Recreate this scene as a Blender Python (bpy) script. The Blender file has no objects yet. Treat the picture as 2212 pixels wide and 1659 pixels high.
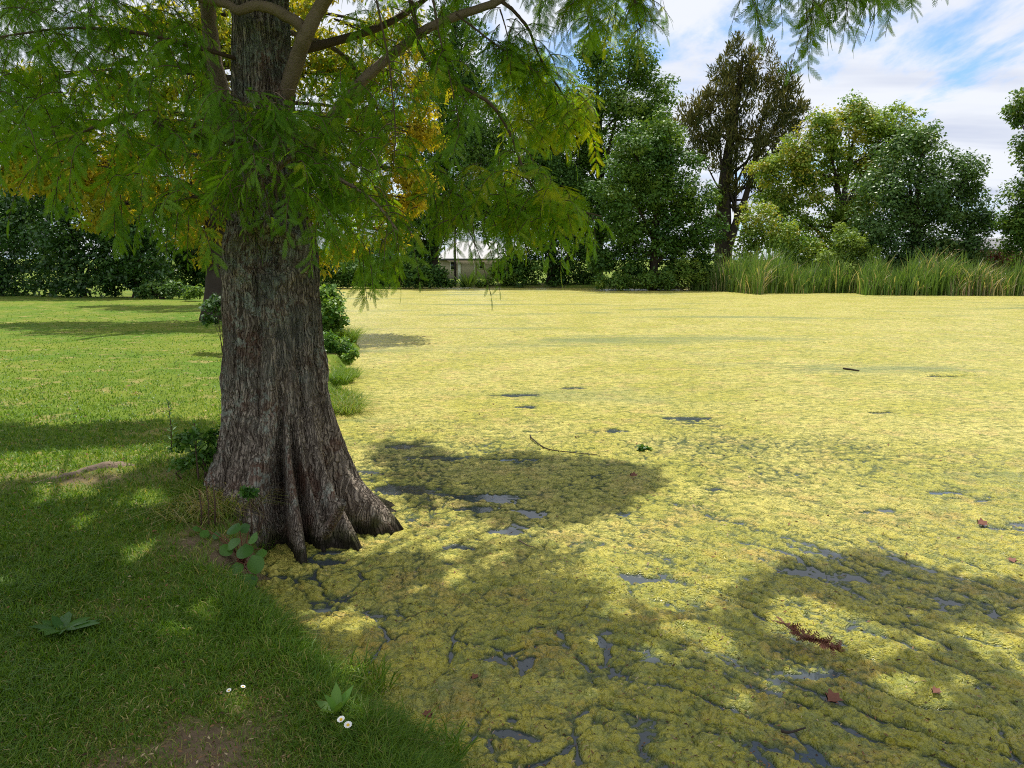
import bpy, math, numpy as np
from mathutils import Vector
R = math.radians
rng = np.random.default_rng(7)
C = bpy.context.scene.collection
S = bpy.context.scene

# ------------------------------------------------------------------ camera
F = 731.0 / 1024.0
PITCH = R(9.17)
CAM = np.array([0.0, 0.0, 1.95])
cd = bpy.data.cameras.new('camera'); co = bpy.data.objects.new('camera', cd); C.objects.link(co)
cd.sensor_width = 36; cd.lens = 36 * F; cd.clip_start = 0.05; cd.clip_end = 6000
co.location = CAM; co.rotation_euler = (R(90) - PITCH, 0, 0)
S.camera = co

# ------------------------------------------------------------------ sun and sky
SUN_EL, SUN_AZ = R(65), R(8)          # azimuth measured from +Y towards +X
SDIR = np.array([math.cos(SUN_EL) * math.sin(SUN_AZ), math.cos(SUN_EL) * math.cos(SUN_AZ), math.sin(SUN_EL)])
sd = bpy.data.lights.new('sun', 'SUN'); so = bpy.data.objects.new('sun', sd); C.objects.link(so)
sd.energy = 5.0; sd.angle = R(0.53); sd.color = (1.0, 0.95, 0.86)
so.rotation_euler = Vector(-SDIR).to_track_quat('-Z', 'Y').to_euler()
S.view_settings.view_transform = 'Standard'; S.view_settings.look = 'None'
S.view_settings.exposure = 0.22; S.view_settings.gamma = 1.0; S.view_settings.use_curve_mapping = False
cy = S.cycles
cy.max_bounces = 6; cy.diffuse_bounces = 3; cy.glossy_bounces = 3; cy.transmission_bounces = 5; cy.transparent_max_bounces = 4
cy.caustics_reflective = False; cy.caustics_refractive = False; cy.sample_clamp_indirect = 4.0
cy.use_denoising = False; cy.filter_width = 1.05

class NT:
    """thin wrapper for building node trees"""
    def __init__(s, tree): s.t = tree; tree.nodes.clear()
    def n(s, typ, **kw):
        nd = s.t.nodes.new('ShaderNode' + typ)
        for k, v in kw.items():
            if k.startswith('i_'):
                key = k[2:]
                nd.inputs[int(key) if key.isdigit() else key.replace('_', ' ')].default_value = v
            else: setattr(nd, k, v)
        return nd
    def l(s, a, b): s.t.links.new(a, b)
    def val(s, x, sock):
        if hasattr(x, 'is_output'): s.l(x, sock)
        else: sock.default_value = x
    def math(s, op, a, b=None, c=None, clamp=False):
        nd = s.n('Math', operation=op, use_clamp=clamp)
        s.val(a, nd.inputs[0])
        if b is not None: s.val(b, nd.inputs[1])
        if c is not None: s.val(c, nd.inputs[2])
        return nd.outputs[0]
    def mix(s, fac, a, b, blend='MIX'):
        nd = s.n('Mix', data_type='RGBA', blend_type=blend)
        s.val(fac, nd.inputs[0])
        for x, i in ((a, 6), (b, 7)):
            if isinstance(x, tuple): nd.inputs[i].default_value = x if len(x) == 4 else (*x, 1)
            else: s.l(x, nd.inputs[i])
        return nd.outputs[2]
    def noise(s, vec, scale, detail=4, rough=0.55, dist=0.0, out='Fac'):
        nd = s.n('TexNoise', i_Scale=scale, i_Detail=detail, i_Roughness=rough, i_Distortion=dist)
        if vec is not None: s.l(vec, nd.inputs['Vector'])
        return nd.outputs[out]
    def ramp(s, fac, lo, hi):
        nd = s.n('MapRange', interpolation_type='SMOOTHSTEP')
        s.val(fac, nd.inputs[0]); nd.inputs[1].default_value = lo; nd.inputs[2].default_value = hi
        return nd.outputs[0]
    def scale(s, vec, sc, rot=(0, 0, 0)):
        nd = s.n('Mapping'); nd.inputs['Scale'].default_value = sc; nd.inputs['Rotation'].default_value = rot
        s.l(vec, nd.inputs['Vector']); return nd.outputs[0]
    def attr(s, name): return s.n('Attribute', attribute_name=name).outputs['Fac']
    def pos(s): return s.n('NewGeometry').outputs['Position']

W = bpy.data.worlds.new('World'); S.world = W; W.use_nodes = True
t = NT(W.node_tree)
sky = t.n('TexSky', sky_type='NISHITA', sun_disc=False, sun_elevation=SUN_EL, sun_rotation=SUN_AZ, altitude=0, air_density=1.0, dust_density=0.6, ozone_density=1.0)
d = t.n('TexCoord').outputs['Generated']
sep = t.n('SeparateXYZ'); t.l(d, sep.inputs[0])
zz = t.math('ADD', t.math('MAXIMUM', sep.outputs[2], 0.0), 0.10)
cmb = t.n('CombineXYZ')
t.l(t.math('DIVIDE', sep.outputs[0], zz), cmb.inputs[0]); t.l(t.math('DIVIDE', sep.outputs[1], zz), cmb.inputs[1])
cl = cmb.outputs[0]
n1 = t.noise(t.scale(cl, (1.0, 0.55, 1), (0, 0, R(-28))), 1.15, 9, 0.60, 0.35)
n2 = t.noise(t.scale(cl, (0.5, 1.5, 1), (0, 0, R(10))), 0.9, 5, 0.55, 0.2)
cov = t.ramp(n1, 0.35, 0.48)
shade = t.ramp(n2, 0.42, 0.68)
low = t.ramp(sep.outputs[2], 0.34, 0.10)
cloud = t.mix(t.math('MULTIPLY', shade, t.math('ADD', t.math('MULTIPLY', low, 0.75), 0.18)), (7.9, 8.15, 8.7), (4.9, 5.4, 6.9))
skc = t.mix(1.0, sky.outputs[0], (0.9, 1.15, 1.45), 'MULTIPLY')
skm = t.mix(t.math('MULTIPLY', cov, 0.97), skc, cloud)
bg = t.n('Background', i_Strength=0.1); t.l(skm, bg.inputs[0])
wo = t.n('OutputWorld'); t.l(bg.outputs[0], wo.inputs[0])

# ------------------------------------------------------------------ helpers
U = 1024 / 2212.0                       # photo working units -> reference pixels
def ray(u, v):
    x = (np.asarray(u, float) * U - 512) / 731; y = -(np.asarray(v, float) * U - 384) / 731
    cp, sp = math.cos(PITCH), math.sin(PITCH)
    return np.stack([x, cp + sp * y, -sp + cp * y], -1)
def at(u, v, Y):                        # point at forward distance Y
    r = ray(u, v); return CAM + r * (np.asarray(Y, float) / r[..., 1])[..., None]
def gnd(u, v, z=0.0):
    r = ray(u, v); return CAM + r * ((z - CAM[2]) / r[..., 2])[..., None]
def proj(P):
    P = np.asarray(P, float) - CAM; cp, sp = math.cos(PITCH), math.sin(PITCH)
    dep = P[..., 1] * cp - P[..., 2] * sp; up = P[..., 1] * sp + P[..., 2] * cp
    dep = np.maximum(dep, 1e-3)
    return (P[..., 0] / dep * 731 + 512) / U, (384 - up / dep * 731) / U
def sstep(a, b, x):
    t_ = np.clip((x - a) / (b - a), 0, 1); return t_ * t_ * (3 - 2 * t_)
def _h(ix, iy, iz, seed):
    h = (ix.astype(np.int64) * 374761393 + iy.astype(np.int64) * 668265263 + iz.astype(np.int64) * 2147483647 + seed * 1274126177) & 0xffffffff
    h = ((h ^ (h >> 13)) * 1274126177) & 0xffffffff
    h = (h ^ (h >> 16)); h = (h * 2246822519) & 0xffffffff
    return ((h ^ (h >> 15)) & 0xffffff) / float(0xffffff)
def vn2(x, y, seed=0):
    x0 = np.floor(x); y0 = np.floor(y); fx = x - x0; fy = y - y0; ix = x0.astype(np.int64); iy = y0.astype(np.int64); z = np.zeros_like(ix)
    fx = fx * fx * fx * (fx * (fx * 6 - 15) + 10); fy = fy * fy * fy * (fy * (fy * 6 - 15) + 10)
    a = _h(ix, iy, z, seed); b = _h(ix + 1, iy, z, seed); c = _h(ix, iy + 1, z, seed); e = _h(ix + 1, iy + 1, z, seed)
    return ((a + (b - a) * fx) * (1 - fy) + (c + (e - c) * fx) * fy) * 2 - 1
def vn3(x, y, z, seed=0):
    x0 = np.floor(x); y0 = np.floor(y); z0 = np.floor(z); fx, fy, fz = x - x0, y - y0, z - z0
    ix, iy, iz = x0.astype(np.int64), y0.astype(np.int64), z0.astype(np.int64)
    fx, fy, fz = [f * f * (3 - 2 * f) for f in (fx, fy, fz)]
    def pl(k):
        a = _h(ix, iy, iz + k, seed); b = _h(ix + 1, iy, iz + k, seed); c = _h(ix, iy + 1, iz + k, seed); e = _h(ix + 1, iy + 1, iz + k, seed)
        return (a + (b - a) * fx) * (1 - fy) + (c + (e - c) * fx) * fy
    return (pl(0) * (1 - fz) + pl(1) * fz) * 2 - 1
def fbm2(x, y, oct=4, seed=0, gain=0.5):
    s = 0; a = 1.0; n = 0
    for i in range(oct):
        s = s + a * vn2(x * 2 ** i + i * 17.3, y * 2 ** i - i * 9.1, seed + i); n += a; a *= gain
    return s / n
def worley(x, y, seed=0):
    ix = np.floor(x).astype(np.int64); iy = np.floor(y).astype(np.int64); z = np.zeros_like(ix)
    f1 = np.full(x.shape, 9.0); f2 = np.full(x.shape, 9.0)
    for dx in (-1, 0, 1):
        for dy in (-1, 0, 1):
            cx = ix + dx; cy_ = iy + dy
            dd = (cx + _h(cx, cy_, z, seed) - x) ** 2 + (cy_ + _h(cx, cy_, z, seed + 51) - y) ** 2
            f2 = np.minimum(f2, np.maximum(f1, dd)); f1 = np.minimum(f1, dd)
    return np.sqrt(f1), np.sqrt(f2)

ORIG = {}
def tag(o, label=None, cat=None, group=None, kind=None):
    if label: o['label'] = label
    if cat: o['category'] = cat
    if group: o['group'] = group
    if kind: o['kind'] = kind
    return o
def thing(name, loc, label, cat, group=None):
    o = bpy.data.objects.new(name, None); C.objects.link(o); o.location = [float(a) for a in loc]
    ORIG[o] = np.array([float(a) for a in loc]); return tag(o, label, cat, group)
def mesh(name, V, Fs, mat, parent=None, tone=None, smooth=False, attrs=None, loc=None):
    """V (n,3) world space, Fs a list of (m,k) index arrays; one object"""
    V = np.asarray(V, np.float32); Fs = Fs if isinstance(Fs, list) else [Fs]
    if parent is not None: org = ORIG[parent]
    elif loc is not None: org = np.asarray(loc, float)
    else: org = np.zeros(3)
    me = bpy.data.meshes.new(name)
    me.vertices.add(len(V)); me.vertices.foreach_set('co', (V - org.astype(np.float32)).ravel())
    li = np.concatenate([np.asarray(f, np.int32).ravel() for f in Fs])
    cnt = np.concatenate([np.full(len(f), np.asarray(f).shape[1], np.int32) for f in Fs])
    st = np.concatenate([[0], np.cumsum(cnt)[:-1]]).astype(np.int32)
    me.loops.add(len(li)); me.loops.foreach_set('vertex_index', li)
    me.polygons.add(len(cnt)); me.polygons.foreach_set('loop_start', st)
    if smooth: me.polygons.foreach_set('use_smooth', np.ones(len(cnt), bool))
    at_ = dict(attrs or {})
    if tone is not None: at_['tone'] = tone
    for k, a in at_.items():
        me.attributes.new(k, 'FLOAT', 'POINT').data.foreach_set('value', np.asarray(a, np.float32))
    me.update(calc_edges=True); me.validate(clean_customdata=False)
    for m in (mat if isinstance(mat, (list, tuple)) else [mat]): me.materials.append(m)
    o = bpy.data.objects.new(name, me); C.objects.link(o)
    o.location = [float(a) for a in org]
    ORIG[o] = org
    if parent is not None: o.parent = parent; o.location = (0, 0, 0)
    return o
class MB:
    """collects pieces into one mesh"""
    def __init__(s): s.V = []; s.F = {}; s.n = 0; s.T = []
    def add(s, V, Fq, tone=0.5):
        V = np.asarray(V, float).reshape(-1, 3); Fq = np.asarray(Fq)
        s.V.append(V); s.F.setdefault(Fq.shape[1], []).append(Fq + s.n); s.n += len(V)
        s.T.append(np.full(len(V), tone) if np.isscalar(tone) else np.asarray(tone))
    def box(s, a, b, tone=0.5):
        (x0, y0, z0), (x1, y1, z1) = a, b
        V = [(x, y, z) for z in (z0, z1) for y in (y0, y1) for x in (x0, x1)]
        s.add(V, [(0, 2, 3, 1), (4, 5, 7, 6), (0, 1, 5, 4), (2, 6, 7, 3), (0, 4, 6, 2), (1, 3, 7, 5)], tone)
    def tube(s, P, r, k=6, tone=0.5):
        P = np.asarray(P, float); r = np.broadcast_to(np.asarray(r, float), (len(P),))
        T = np.gradient(P, axis=0); T /= np.linalg.norm(T, axis=1)[:, None] + 1e-9
        ref = np.array([0, 0, 1.0]) if abs(T[:, 2]).mean() < 0.8 else np.array([1.0, 0, 0])
        A = np.cross(T, ref); A /= np.linalg.norm(A, axis=1)[:, None] + 1e-9; B = np.cross(T, A)
        an = np.arange(k) * 2 * math.pi / k
        V = P[:, None] + r[:, None, None] * (A[:, None] * np.cos(an)[None, :, None] + B[:, None] * np.sin(an)[None, :, None])
        i = np.arange(len(P) - 1)[:, None] * k; j = np.arange(k)[None]; j2 = (j + 1) % k
        s.add(V.reshape(-1, 3), np.stack([i + j, i + j2, i + k + j2, i + k + j], -1).reshape(-1, 4), tone)
        n0 = s.n - len(P) * k
        s.F.setdefault(k, []).append(np.array([np.arange(k)[::-1] + n0, np.arange(k) + s.n - k]))
    def build(s, name, mat, parent=None, smooth=False, loc=None):
        return mesh(name, np.concatenate(s.V), [np.concatenate(f) for f in s.F.values()], mat, parent, np.concatenate(s.T), smooth, loc=loc)
def spline(P, n=24):
    """smooth path through points (any columns)"""
    P = np.asarray(P, float); m = len(P)
    if m == 2: return P[0] + (P[1] - P[0]) * np.linspace(0, 1, n)[:, None]
    E = np.vstack([2 * P[0] - P[1], P, 2 * P[-1] - P[-2]]); tt = np.linspace(0, m - 1 - 1e-6, n); i = tt.astype(int); f = (tt - i)[:, None]
    a, b, c, e = E[i], E[i + 1], E[i + 2], E[i + 3]
    return 0.5 * (2 * b + (c - a) * f + (2 * a - 5 * b + 4 * c - e) * f ** 2 + (3 * b - a - 3 * c + e) * f ** 3)
def unit(v): return v / (np.linalg.norm(v, axis=-1, keepdims=True) + 1e-9)
def place(T, Fq, O, D, N, L, Wd=None):
    """copies a template (x along D, y side, z along N) to many spots; returns V, F"""
    D = unit(D); Sd = unit(np.cross(N, D)); N = np.cross(D, Sd); L = np.asarray(L)[:, None, None]; Wd = L if Wd is None else np.asarray(Wd)[:, None, None]
    V = O[:, None] + L * T[None, :, 0:1] * D[:, None] + Wd * T[None, :, 1:2] * Sd[:, None] + L * T[None, :, 2:3] * N[:, None]
    Fq = np.asarray(Fq); n = len(T)
    return V.reshape(-1, 3), (Fq[None] + (np.arange(len(O)) * n)[:, None, None]).reshape(-1, Fq.shape[1])
def inpoly(x, y, P):
    P = np.asarray(P, float); c = np.zeros(np.shape(x), bool); j = len(P) - 1
    for i in range(len(P)):
        xi, yi = P[i]; xj, yj = P[j]
        if yi != yj: c ^= ((yi > y) != (yj > y)) & (x < (xj - xi) * (y - yi) / (yj - yi) + xi)
        j = i
    return c

# ------------------------------------------------------------------ materials
def new_mat(name):
    m = bpy.data.materials.new(name); m.use_nodes = True; return m, NT(m.node_tree)
def out(t, sh): t.l(sh, t.n('OutputMaterial').inputs[0])
def leaf_mat(name, ca, cb, cc=None, trans=0.4, rough=0.45, spec=0.35, tcol=(1.15, 1.1, 0.45)):
    m, t = new_mat(name)
    tn = t.attr('tone')
    col = t.mix(t.ramp(tn, 0.0, 0.6), ca, cb)
    if cc: col = t.mix(t.ramp(tn, 0.62, 0.95), col, cc)
    v = t.noise(t.pos(), 0.9, 3); col = t.mix(1.0, col, t.mix(v, (0.72, 0.72, 0.72), (1.28, 1.28, 1.22)), 'MULTIPLY')
    p = t.n('BsdfPrincipled', i_Roughness=rough); t.l(col, p.inputs['Base Color']); p.inputs['Specular IOR Level'].default_value = spec
    tr = t.n('BsdfTranslucent'); t.l(t.mix(1.0, col, tcol, 'MULTIPLY'), tr.inputs[0])
    mx = t.n('MixShader', i_0=trans); t.l(p.outputs[0], mx.inputs[1]); t.l(tr.outputs[0], mx.inputs[2]); out(t, mx.outputs[0]); return m
def plain(name, col, rough=0.7, var=0.25, sc=6.0, bump=0.0, spec=0.3):
    m, t = new_mat(name); ps = t.pos()
    v = t.noise(ps, sc, 5)
    c = t.mix(1.0, col, t.mix(v, (1 - var,) * 3, (1 + var,) * 3), 'MULTIPLY')
    p = t.n('BsdfPrincipled', i_Roughness=rough); t.l(c, p.inputs['Base Color']); p.inputs['Specular IOR Level'].default_value = spec
    if bump:
        b = t.n('Bump', i_Strength=bump, i_Distance=0.02); t.l(t.noise(ps, sc * 5, 4), b.inputs['Height']); t.l(b.outputs[0], p.inputs['Normal'])
    out(t, p.outputs[0]); return m

M = {}
M['near_leaf'] = leaf_mat('near_cypress_leaf', (0.085, 0.205, 0.016), (0.165, 0.32, 0.022), (0.34, 0.39, 0.022), 0.57, 0.5, 0.3, (1.5, 1.35, 0.3))
M['gold_leaf'] = leaf_mat('golden_cypress_leaf', (0.10, 0.20, 0.018), (0.29, 0.30, 0.025), (0.43, 0.34, 0.035), 0.55, 0.6, 0.2, (1.3, 1.22, 0.4))
M['dark_leaf'] = leaf_mat('dark_leaf', (0.03, 0.085, 0.018), (0.075, 0.165, 0.025), (0.17, 0.27, 0.045), 0.28, 0.5, 0.25)
M['mid_leaf'] = leaf_mat('mid_leaf', (0.06, 0.14, 0.025), (0.12, 0.22, 0.035), (0.23, 0.32, 0.05), 0.38, 0.5, 0.25)
M['glossy_leaf'] = leaf_mat('glossy_shrub_leaf', (0.028, 0.075, 0.022), (0.06, 0.145, 0.03), (0.13, 0.23, 0.05), 0.28, 0.38, 0.45)
M['blue_leaf'] = leaf_mat('grey_green_leaf', (0.05, 0.12, 0.035), (0.11, 0.205, 0.05), (0.20, 0.29, 0.075), 0.3, 0.45, 0.35)
M['camphor_leaf'] = leaf_mat('yellow_green_leaf', (0.11, 0.22, 0.035), (0.25, 0.36, 0.05), (0.44, 0.40, 0.06), 0.4, 0.45, 0.3)
M['brown_leaf'] = leaf_mat('brown_conifer_leaf', (0.045, 0.068, 0.024), (0.115, 0.12, 0.036), (0.20, 0.17, 0.05), 0.25, 0.7, 0.15)
M['pine_leaf'] = leaf_mat('dark_conifer_leaf', (0.035, 0.09, 0.025), (0.08, 0.17, 0.035), (0.13, 0.23, 0.05), 0.28, 0.6, 0.2)
M['reed'] = leaf_mat('reed_leaf', (0.08, 0.17, 0.03), (0.19, 0.29, 0.07), (0.44, 0.37, 0.22), 0.4, 0.45, 0.4)
M['weed'] = leaf_mat('weed_leaf', (0.04, 0.12, 0.02), (0.09, 0.21, 0.03), (0.18, 0.30, 0.05), 0.4, 0.45, 0.4)
M['grass'] = leaf_mat('grass_blade', (0.075, 0.18, 0.014), (0.18, 0.28, 0.023), (0.46, 0.38, 0.16), 0.45, 0.45, 0.35)
M['dark_bark'] = plain('dark_bark', (0.05, 0.04, 0.032), 0.9, 0.4, 5, 0.4, 0.1)
M['limb_bark'] = plain('pale_limb_bark', (0.20, 0.145, 0.105), 0.8, 0.4, 14, 0.5, 0.2)
M['twig'] = plain('twig_bark', (0.09, 0.06, 0.04), 0.8, 0.3, 20, 0, 0.2)
M['dead'] = plain('dead_leaf', (0.16, 0.06, 0.035), 0.7, 0.4, 30, 0, 0.3)
M['petal'] = plain('daisy_petal', (0.8, 0.8, 0.78), 0.6, 0.05, 9, 0, 0.3)
M['pollen'] = plain('daisy_centre', (0.7, 0.45, 0.03), 0.7, 0.1, 9, 0, 0.3)

# ------------------------------------------------------------------ ground, pond
near = np.array([(0.35, 1.75), (-.283, 2.6), (-.504, 2.96), (-.805, 3.3), (-1.13, 3.66), (-1.426, 4.1), (-1.62, 4.35)]) * 0.95
SHORE = [(60, 6), (30, 1.2), (12, -0.6), (4, -0.2), (1.2, 0.9)] + [tuple(p) for p in near] + [(-1.66, 4.9), (-1.7, 5.6), (-1.95, 6.4), (-2.15, 7.6), (-2.39, 9.7), (-2.6, 11.5), (-3.0, 13.2),
    (-3.57, 16.7), (-4.4, 20.5), (-5.9, 24.9), (-9.7, 41), (-14.5, 59.7), (-20, 68), (-2, 65.5), (4, 64.5), (13, 62), (19, 60), (27, 57), (36, 55), (48, 54), (62, 50), (75, 30)]
SHORE = np.array(SHORE, float)
TR = np.array([-1.72, 5.35])
def shore_sd(x, y):
    """signed distance to the water's edge, positive on land"""
    dmin = np.full(np.shape(x), 1e9)
    for i in range(len(SHORE)):
        a = SHORE[i]; b = SHORE[(i + 1) % len(SHORE)]; ab = b - a
        tt = np.clip(((x - a[0]) * ab[0] + (y - a[1]) * ab[1]) / (ab @ ab), 0, 1)
        dmin = np.minimum(dmin, (x - a[0] - tt * ab[0]) ** 2 + (y - a[1] - tt * ab[1]) ** 2)
    dd = np.sqrt(dmin); s = np.where(inpoly(x, y, SHORE), -dd, dd)
    return s + 0.085 * fbm2(x * 2.6, y * 2.6, 4, 5, .6) + np.clip(np.hypot(x, y) * 0.012, 0, 0.6) * fbm2(x * 0.35, y * 0.35, 2, 8)
def terrain(x, y):
    x = np.asarray(x, float); y = np.asarray(y, float); s = shore_sd(x, y); rr = np.hypot(x, y)
    z = 0.27 * sstep(-0.02, 0.30, s) + 0.12 * sstep(0.3, 3.0, s) - 0.7 * sstep(0.0, 0.8, -s)
    z = z + 0.15 * np.exp(-((x - TR[0] + 0.5) ** 2 + (y - TR[1] - .3) ** 2) / 1.4) * sstep(0.0, 0.6, s)
    z = z + sstep(0.1, 1.5, s) * (0.025 * fbm2(x * 0.9, y * 0.9, 3, 2) + 0.012 * fbm2(x * 5, y * 5, 2, 3))
    return z + sstep(90, 600, rr) * 6
def polar(az, rad):
    A, Rr = np.meshgrid(az, rad); x = Rr * np.sin(A); y = Rr * np.cos(A)
    n, m = A.shape; i = np.arange(n - 1)[:, None] * m; j = np.arange(m - 1)[None]
    return x.ravel(), y.ravel(), np.stack([i + j, i + m + j, i + m + j + 1, i + j + 1], -1).reshape(-1, 4)

gx, gy, gf = polar(np.concatenate([np.linspace(R(-180), R(-50), 40)[:-1], np.linspace(R(-50), R(46), 620), np.linspace(R(46), R(180), 40)[1:]]),
                   np.concatenate([[0.05], np.geomspace(0.5, 90, 520), np.geomspace(95, 5000, 26)]))
gz = terrain(gx, gy)

m, t = new_mat('lawn_soil_and_turf'); ps = t.pos()
a = t.noise(ps, 0.45, 4, 0.6); b = t.noise(ps, 2.6, 5, 0.65); c_ = t.noise(t.scale(ps, (1, 1, 1)), 30, 4, 0.7)
turf = t.mix(t.ramp(a, 0.35, 0.65), (0.10, 0.18, 0.018), (0.18, 0.22, 0.028))
turf = t.mix(t.ramp(b, 0.52, 0.68), turf, (0.33, 0.27, 0.10))
turf = t.mix(t.math('MULTIPLY', t.ramp(c_, 0.35, 0.75), 0.6), turf, (0.05, 0.10, 0.014))
bare = t.attr('bare')
soil = t.mix(t.noise(ps, 14, 5, .7), (0.07, 0.045, 0.028), (0.26, 0.19, 0.12))
turf = t.mix(bare, turf, soil)
p = t.n('BsdfPrincipled', i_Roughness=0.95); t.l(turf, p.inputs['Base Color']); p.inputs['Specular IOR Level'].default_value = 0.1
bp = t.n('Bump', i_Strength=0.8, i_Distance=0.03); t.l(c_, bp.inputs['Height']); t.l(bp.outputs[0], p.inputs['Normal']); out(t, p.outputs[0]); M['turf'] = m
gs = shore_sd(gx, gy)
# bare patches: the muddy edge, the worn strip by the root, the brown patch in the foreground
def bare_at(x, y):
    s = shore_sd(x, y)
    w = 0.9 * sstep(0.06, -0.02, s)
    pts = [(gnd(395, 1580, .4), 0.42, 0.62, 1.05), (gnd(430, 1440, .4), .3, .3, .75), (gnd(500, 1130, .4), .40, .50, 1.1), (gnd(120, 1030, .4), 1.0, .22, .8), (gnd(-60, 1040, .4), .8, .25, .7),
           (gnd(250, 1270, .4), .22, .12, .6), (gnd(300, 985, .4), .6, .12, .5), (gnd(560, 1620, .4), .35, .3, .5)]
    for (P, ax, ay, k) in pts:
        w = np.maximum(w, k * np.exp(-((x - P[0]) / ax) ** 2 - ((y - P[1]) / ay) ** 2) * (0.9 + 0.8 * fbm2(x * 5, y * 5, 3, 31)))
    return np.clip(w, 0, 1)
g = mesh('ground', np.stack([gx, gy, gz], 1), gf, M['turf'], smooth=True, attrs={'bare': bare_at(gx, gy)}); tag(g, kind='structure')

m, t = new_mat('pond_water'); ps = t.pos()
p = t.n('BsdfPrincipled', i_Roughness=0.04, i_IOR=1.33); p.inputs['Base Color'].default_value = (0.05, 0.062, 0.068, 1)
bp = t.n('Bump', i_Strength=0.15, i_Distance=0.01); t.l(t.noise(ps, 9, 3), bp.inputs['Height']); t.l(bp.outputs[0], p.inputs['Normal']); out(t, p.outputs[0])
ctr = np.array([20.0, 32.0]); ring = (SHORE - ctr) * 1.03 + ctr
wt = mesh('pond_water', np.c_[np.vstack([ring[::-1]]), np.zeros(len(ring))], np.arange(len(ring))[None], m); tag(wt, kind='structure')

# algae mat: pillows of weed standing a little out of the water, cracks between them
def algae_h(x, y):
    rr = np.hypot(x, y)
    wx = x + 0.10 * fbm2(x * 2.4, y * 2.4, 3, 71) + 0.02 * fbm2(x * 14, y * 14, 2, 75); wy = y + 0.10 * fbm2(x * 2.4 + 9, y * 2.4, 3, 72) + 0.02 * fbm2(x * 14, y * 14, 2, 76)
    # drift lines run diagonally on the open side
    k = sstep(0.3, 2.2, x) * sstep(7, 3.5, y); ca, sa = math.cos(0.62), math.sin(0.62)
    lx, ly = wx * ca - wy * sa, wx * sa + wy * ca
    k = k * .55; ux = wx * (1 - k) + lx * k * 0.75; uy = wy * (1 - k) + ly * 1.5 * k
    f1, f2 = worley(ux * 3.1, uy * 3.1, 11); e1 = f2 - f1; c1 = sstep(0.0, 0.26, e1) * (1 - 0.35 * f1)
    f1, f2 = worley(ux * 7.5, uy * 7.5, 23); c2 = sstep(0.0, 0.34, f2 - f1) * (1 - 0.45 * f1)
    f1, f2 = worley(wx * 19, wy * 19, 37); c3 = sstep(0.0, 0.55, f2 - f1) * (1 - .5 * f1)
    big = fbm2(x * 0.9 + 4, y * 0.9, 3, 81)
    fade = sstep(13, 4.5, rr) * 0.8 + 0.2; fine = sstep(15, 5, rr)
    zone = sstep(5.8, 3.4, y + .6 * big)
    crack = np.exp(-(e1 / .05) ** 2) * sstep(.0, .4, fbm2(x * 1.7, y * 1.7, 2, 92))
    thin = sstep(.12, .5, fbm2(x * .8 + 1.3, y * 1.1, 4, 93)) * sstep(.1, .9, x)
    h = 0.0115 + 0.013 * (c1 - .35) * fade * (.35 + .65 * zone) + 0.012 * (c2 - .5) * fade + 0.010 * (c3 - .4) * fine + 0.010 * big * fade + 0.009 * fbm2(x * 17, y * 17, 3, 61) * fine + .004 * fbm2(x * 60, y * 60, 2, 62) * sstep(7, 3, rr)
    h = h - .016 * crack * zone - .003 * thin * zone
    h = h - .022 * sstep(.38, .6, fbm2(x * 1.3, y * 3.2, 4, 94)) * sstep(14, 6, rr) * (1 - zone) * sstep(0, 1, np.abs(fbm2(x * 5, y * 9, 2, 95)) * 4)
    h = h + sstep(8, 16, rr) * (0.022 + 0.010 * fbm2(x * 1.1, y * 3.0, 4, 44))
    return h
az = np.linspace(R(-43), R(42), 1150); rad = np.geomspace(1.75, 74, 1350)
ax_, ay_, af = polar(az, rad)
ah = algae_h(ax_, ay_); wob1 = fbm2(ax_ * 9, ay_ * 9, 3, 14) * 2; wob2 = fbm2(ax_ * 9, ay_ * 9, 3, 15) * 2
for (u, v, su, sv, dp) in [(1115, 855, .20, .10, .12), (1138, 855, .16, .07, .1), (1240, 840, .14, .08, .1), (1135, 881, .1, .05, .1), (1320, 933, .13, .05, .12), (1080, 1077, .12, .08, .06), (1030, 1075, .20, .06, .07), (1100, 1085, .08, .04, .05),
        (1010, 1100, .12, .05, .07), (1090, 1150, .09, .045, .08), (1000, 1182, .08, .04, .08), (880, 965, .16, .06, .06), (950, 990, .22, .05, .06), (1150, 1110, .12, .05, .05), (1060, 1430, .05, .05, .04), (1120, 1430, .04, .08, .04), (1310, 1400, .03, .16, .04),
        (1115, 1590, .07, .05, .06), (720, 1195, .08, .04, .05), (860, 1060, .18, .10, .05), (1770, 1465, .06, .025, .04), (2110, 1820, .1, .05, .05), (1395, 1250, .1, .04, .05), (1640, 1330, .06, .02, .03), (1730, 1240, .1, .04, .05),
        (1900, 893, .1, .05, .1), (2050, 815, .4, .08, .1), (1990, 690, .9, .12, .1), (1480, 905, .2, .05, .08), (700, 1215, .12, .04, .06), (600, 1250, .14, .04, .05), (1780, 742, .14, .1, .1), (910, 745, .5, .12, .08)]:
    P = gnd(u, v); q = ((ax_ - P[0] + .05 * wob1) / su) ** 2 + ((ay_ - P[1] + .04 * wob2) / sv) ** 2
    ah = ah - dp * np.exp(-q * (1 + 0.7 * fbm2(ax_ * 11, ay_ * 11, 2, 13)))
sdv = shore_sd(ax_, ay_); ah = ah + 0.01 * sstep(0.5, 0.0, -sdv)
keep = (sdv < 0.45)[af].all(1)
idx = np.full(len(ax_), -1); use = np.unique(af[keep]); idx[use] = np.arange(len(use))
m, t = new_mat('algae_mat'); ps = t.pos()
thick = t.attr('thick')
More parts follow.
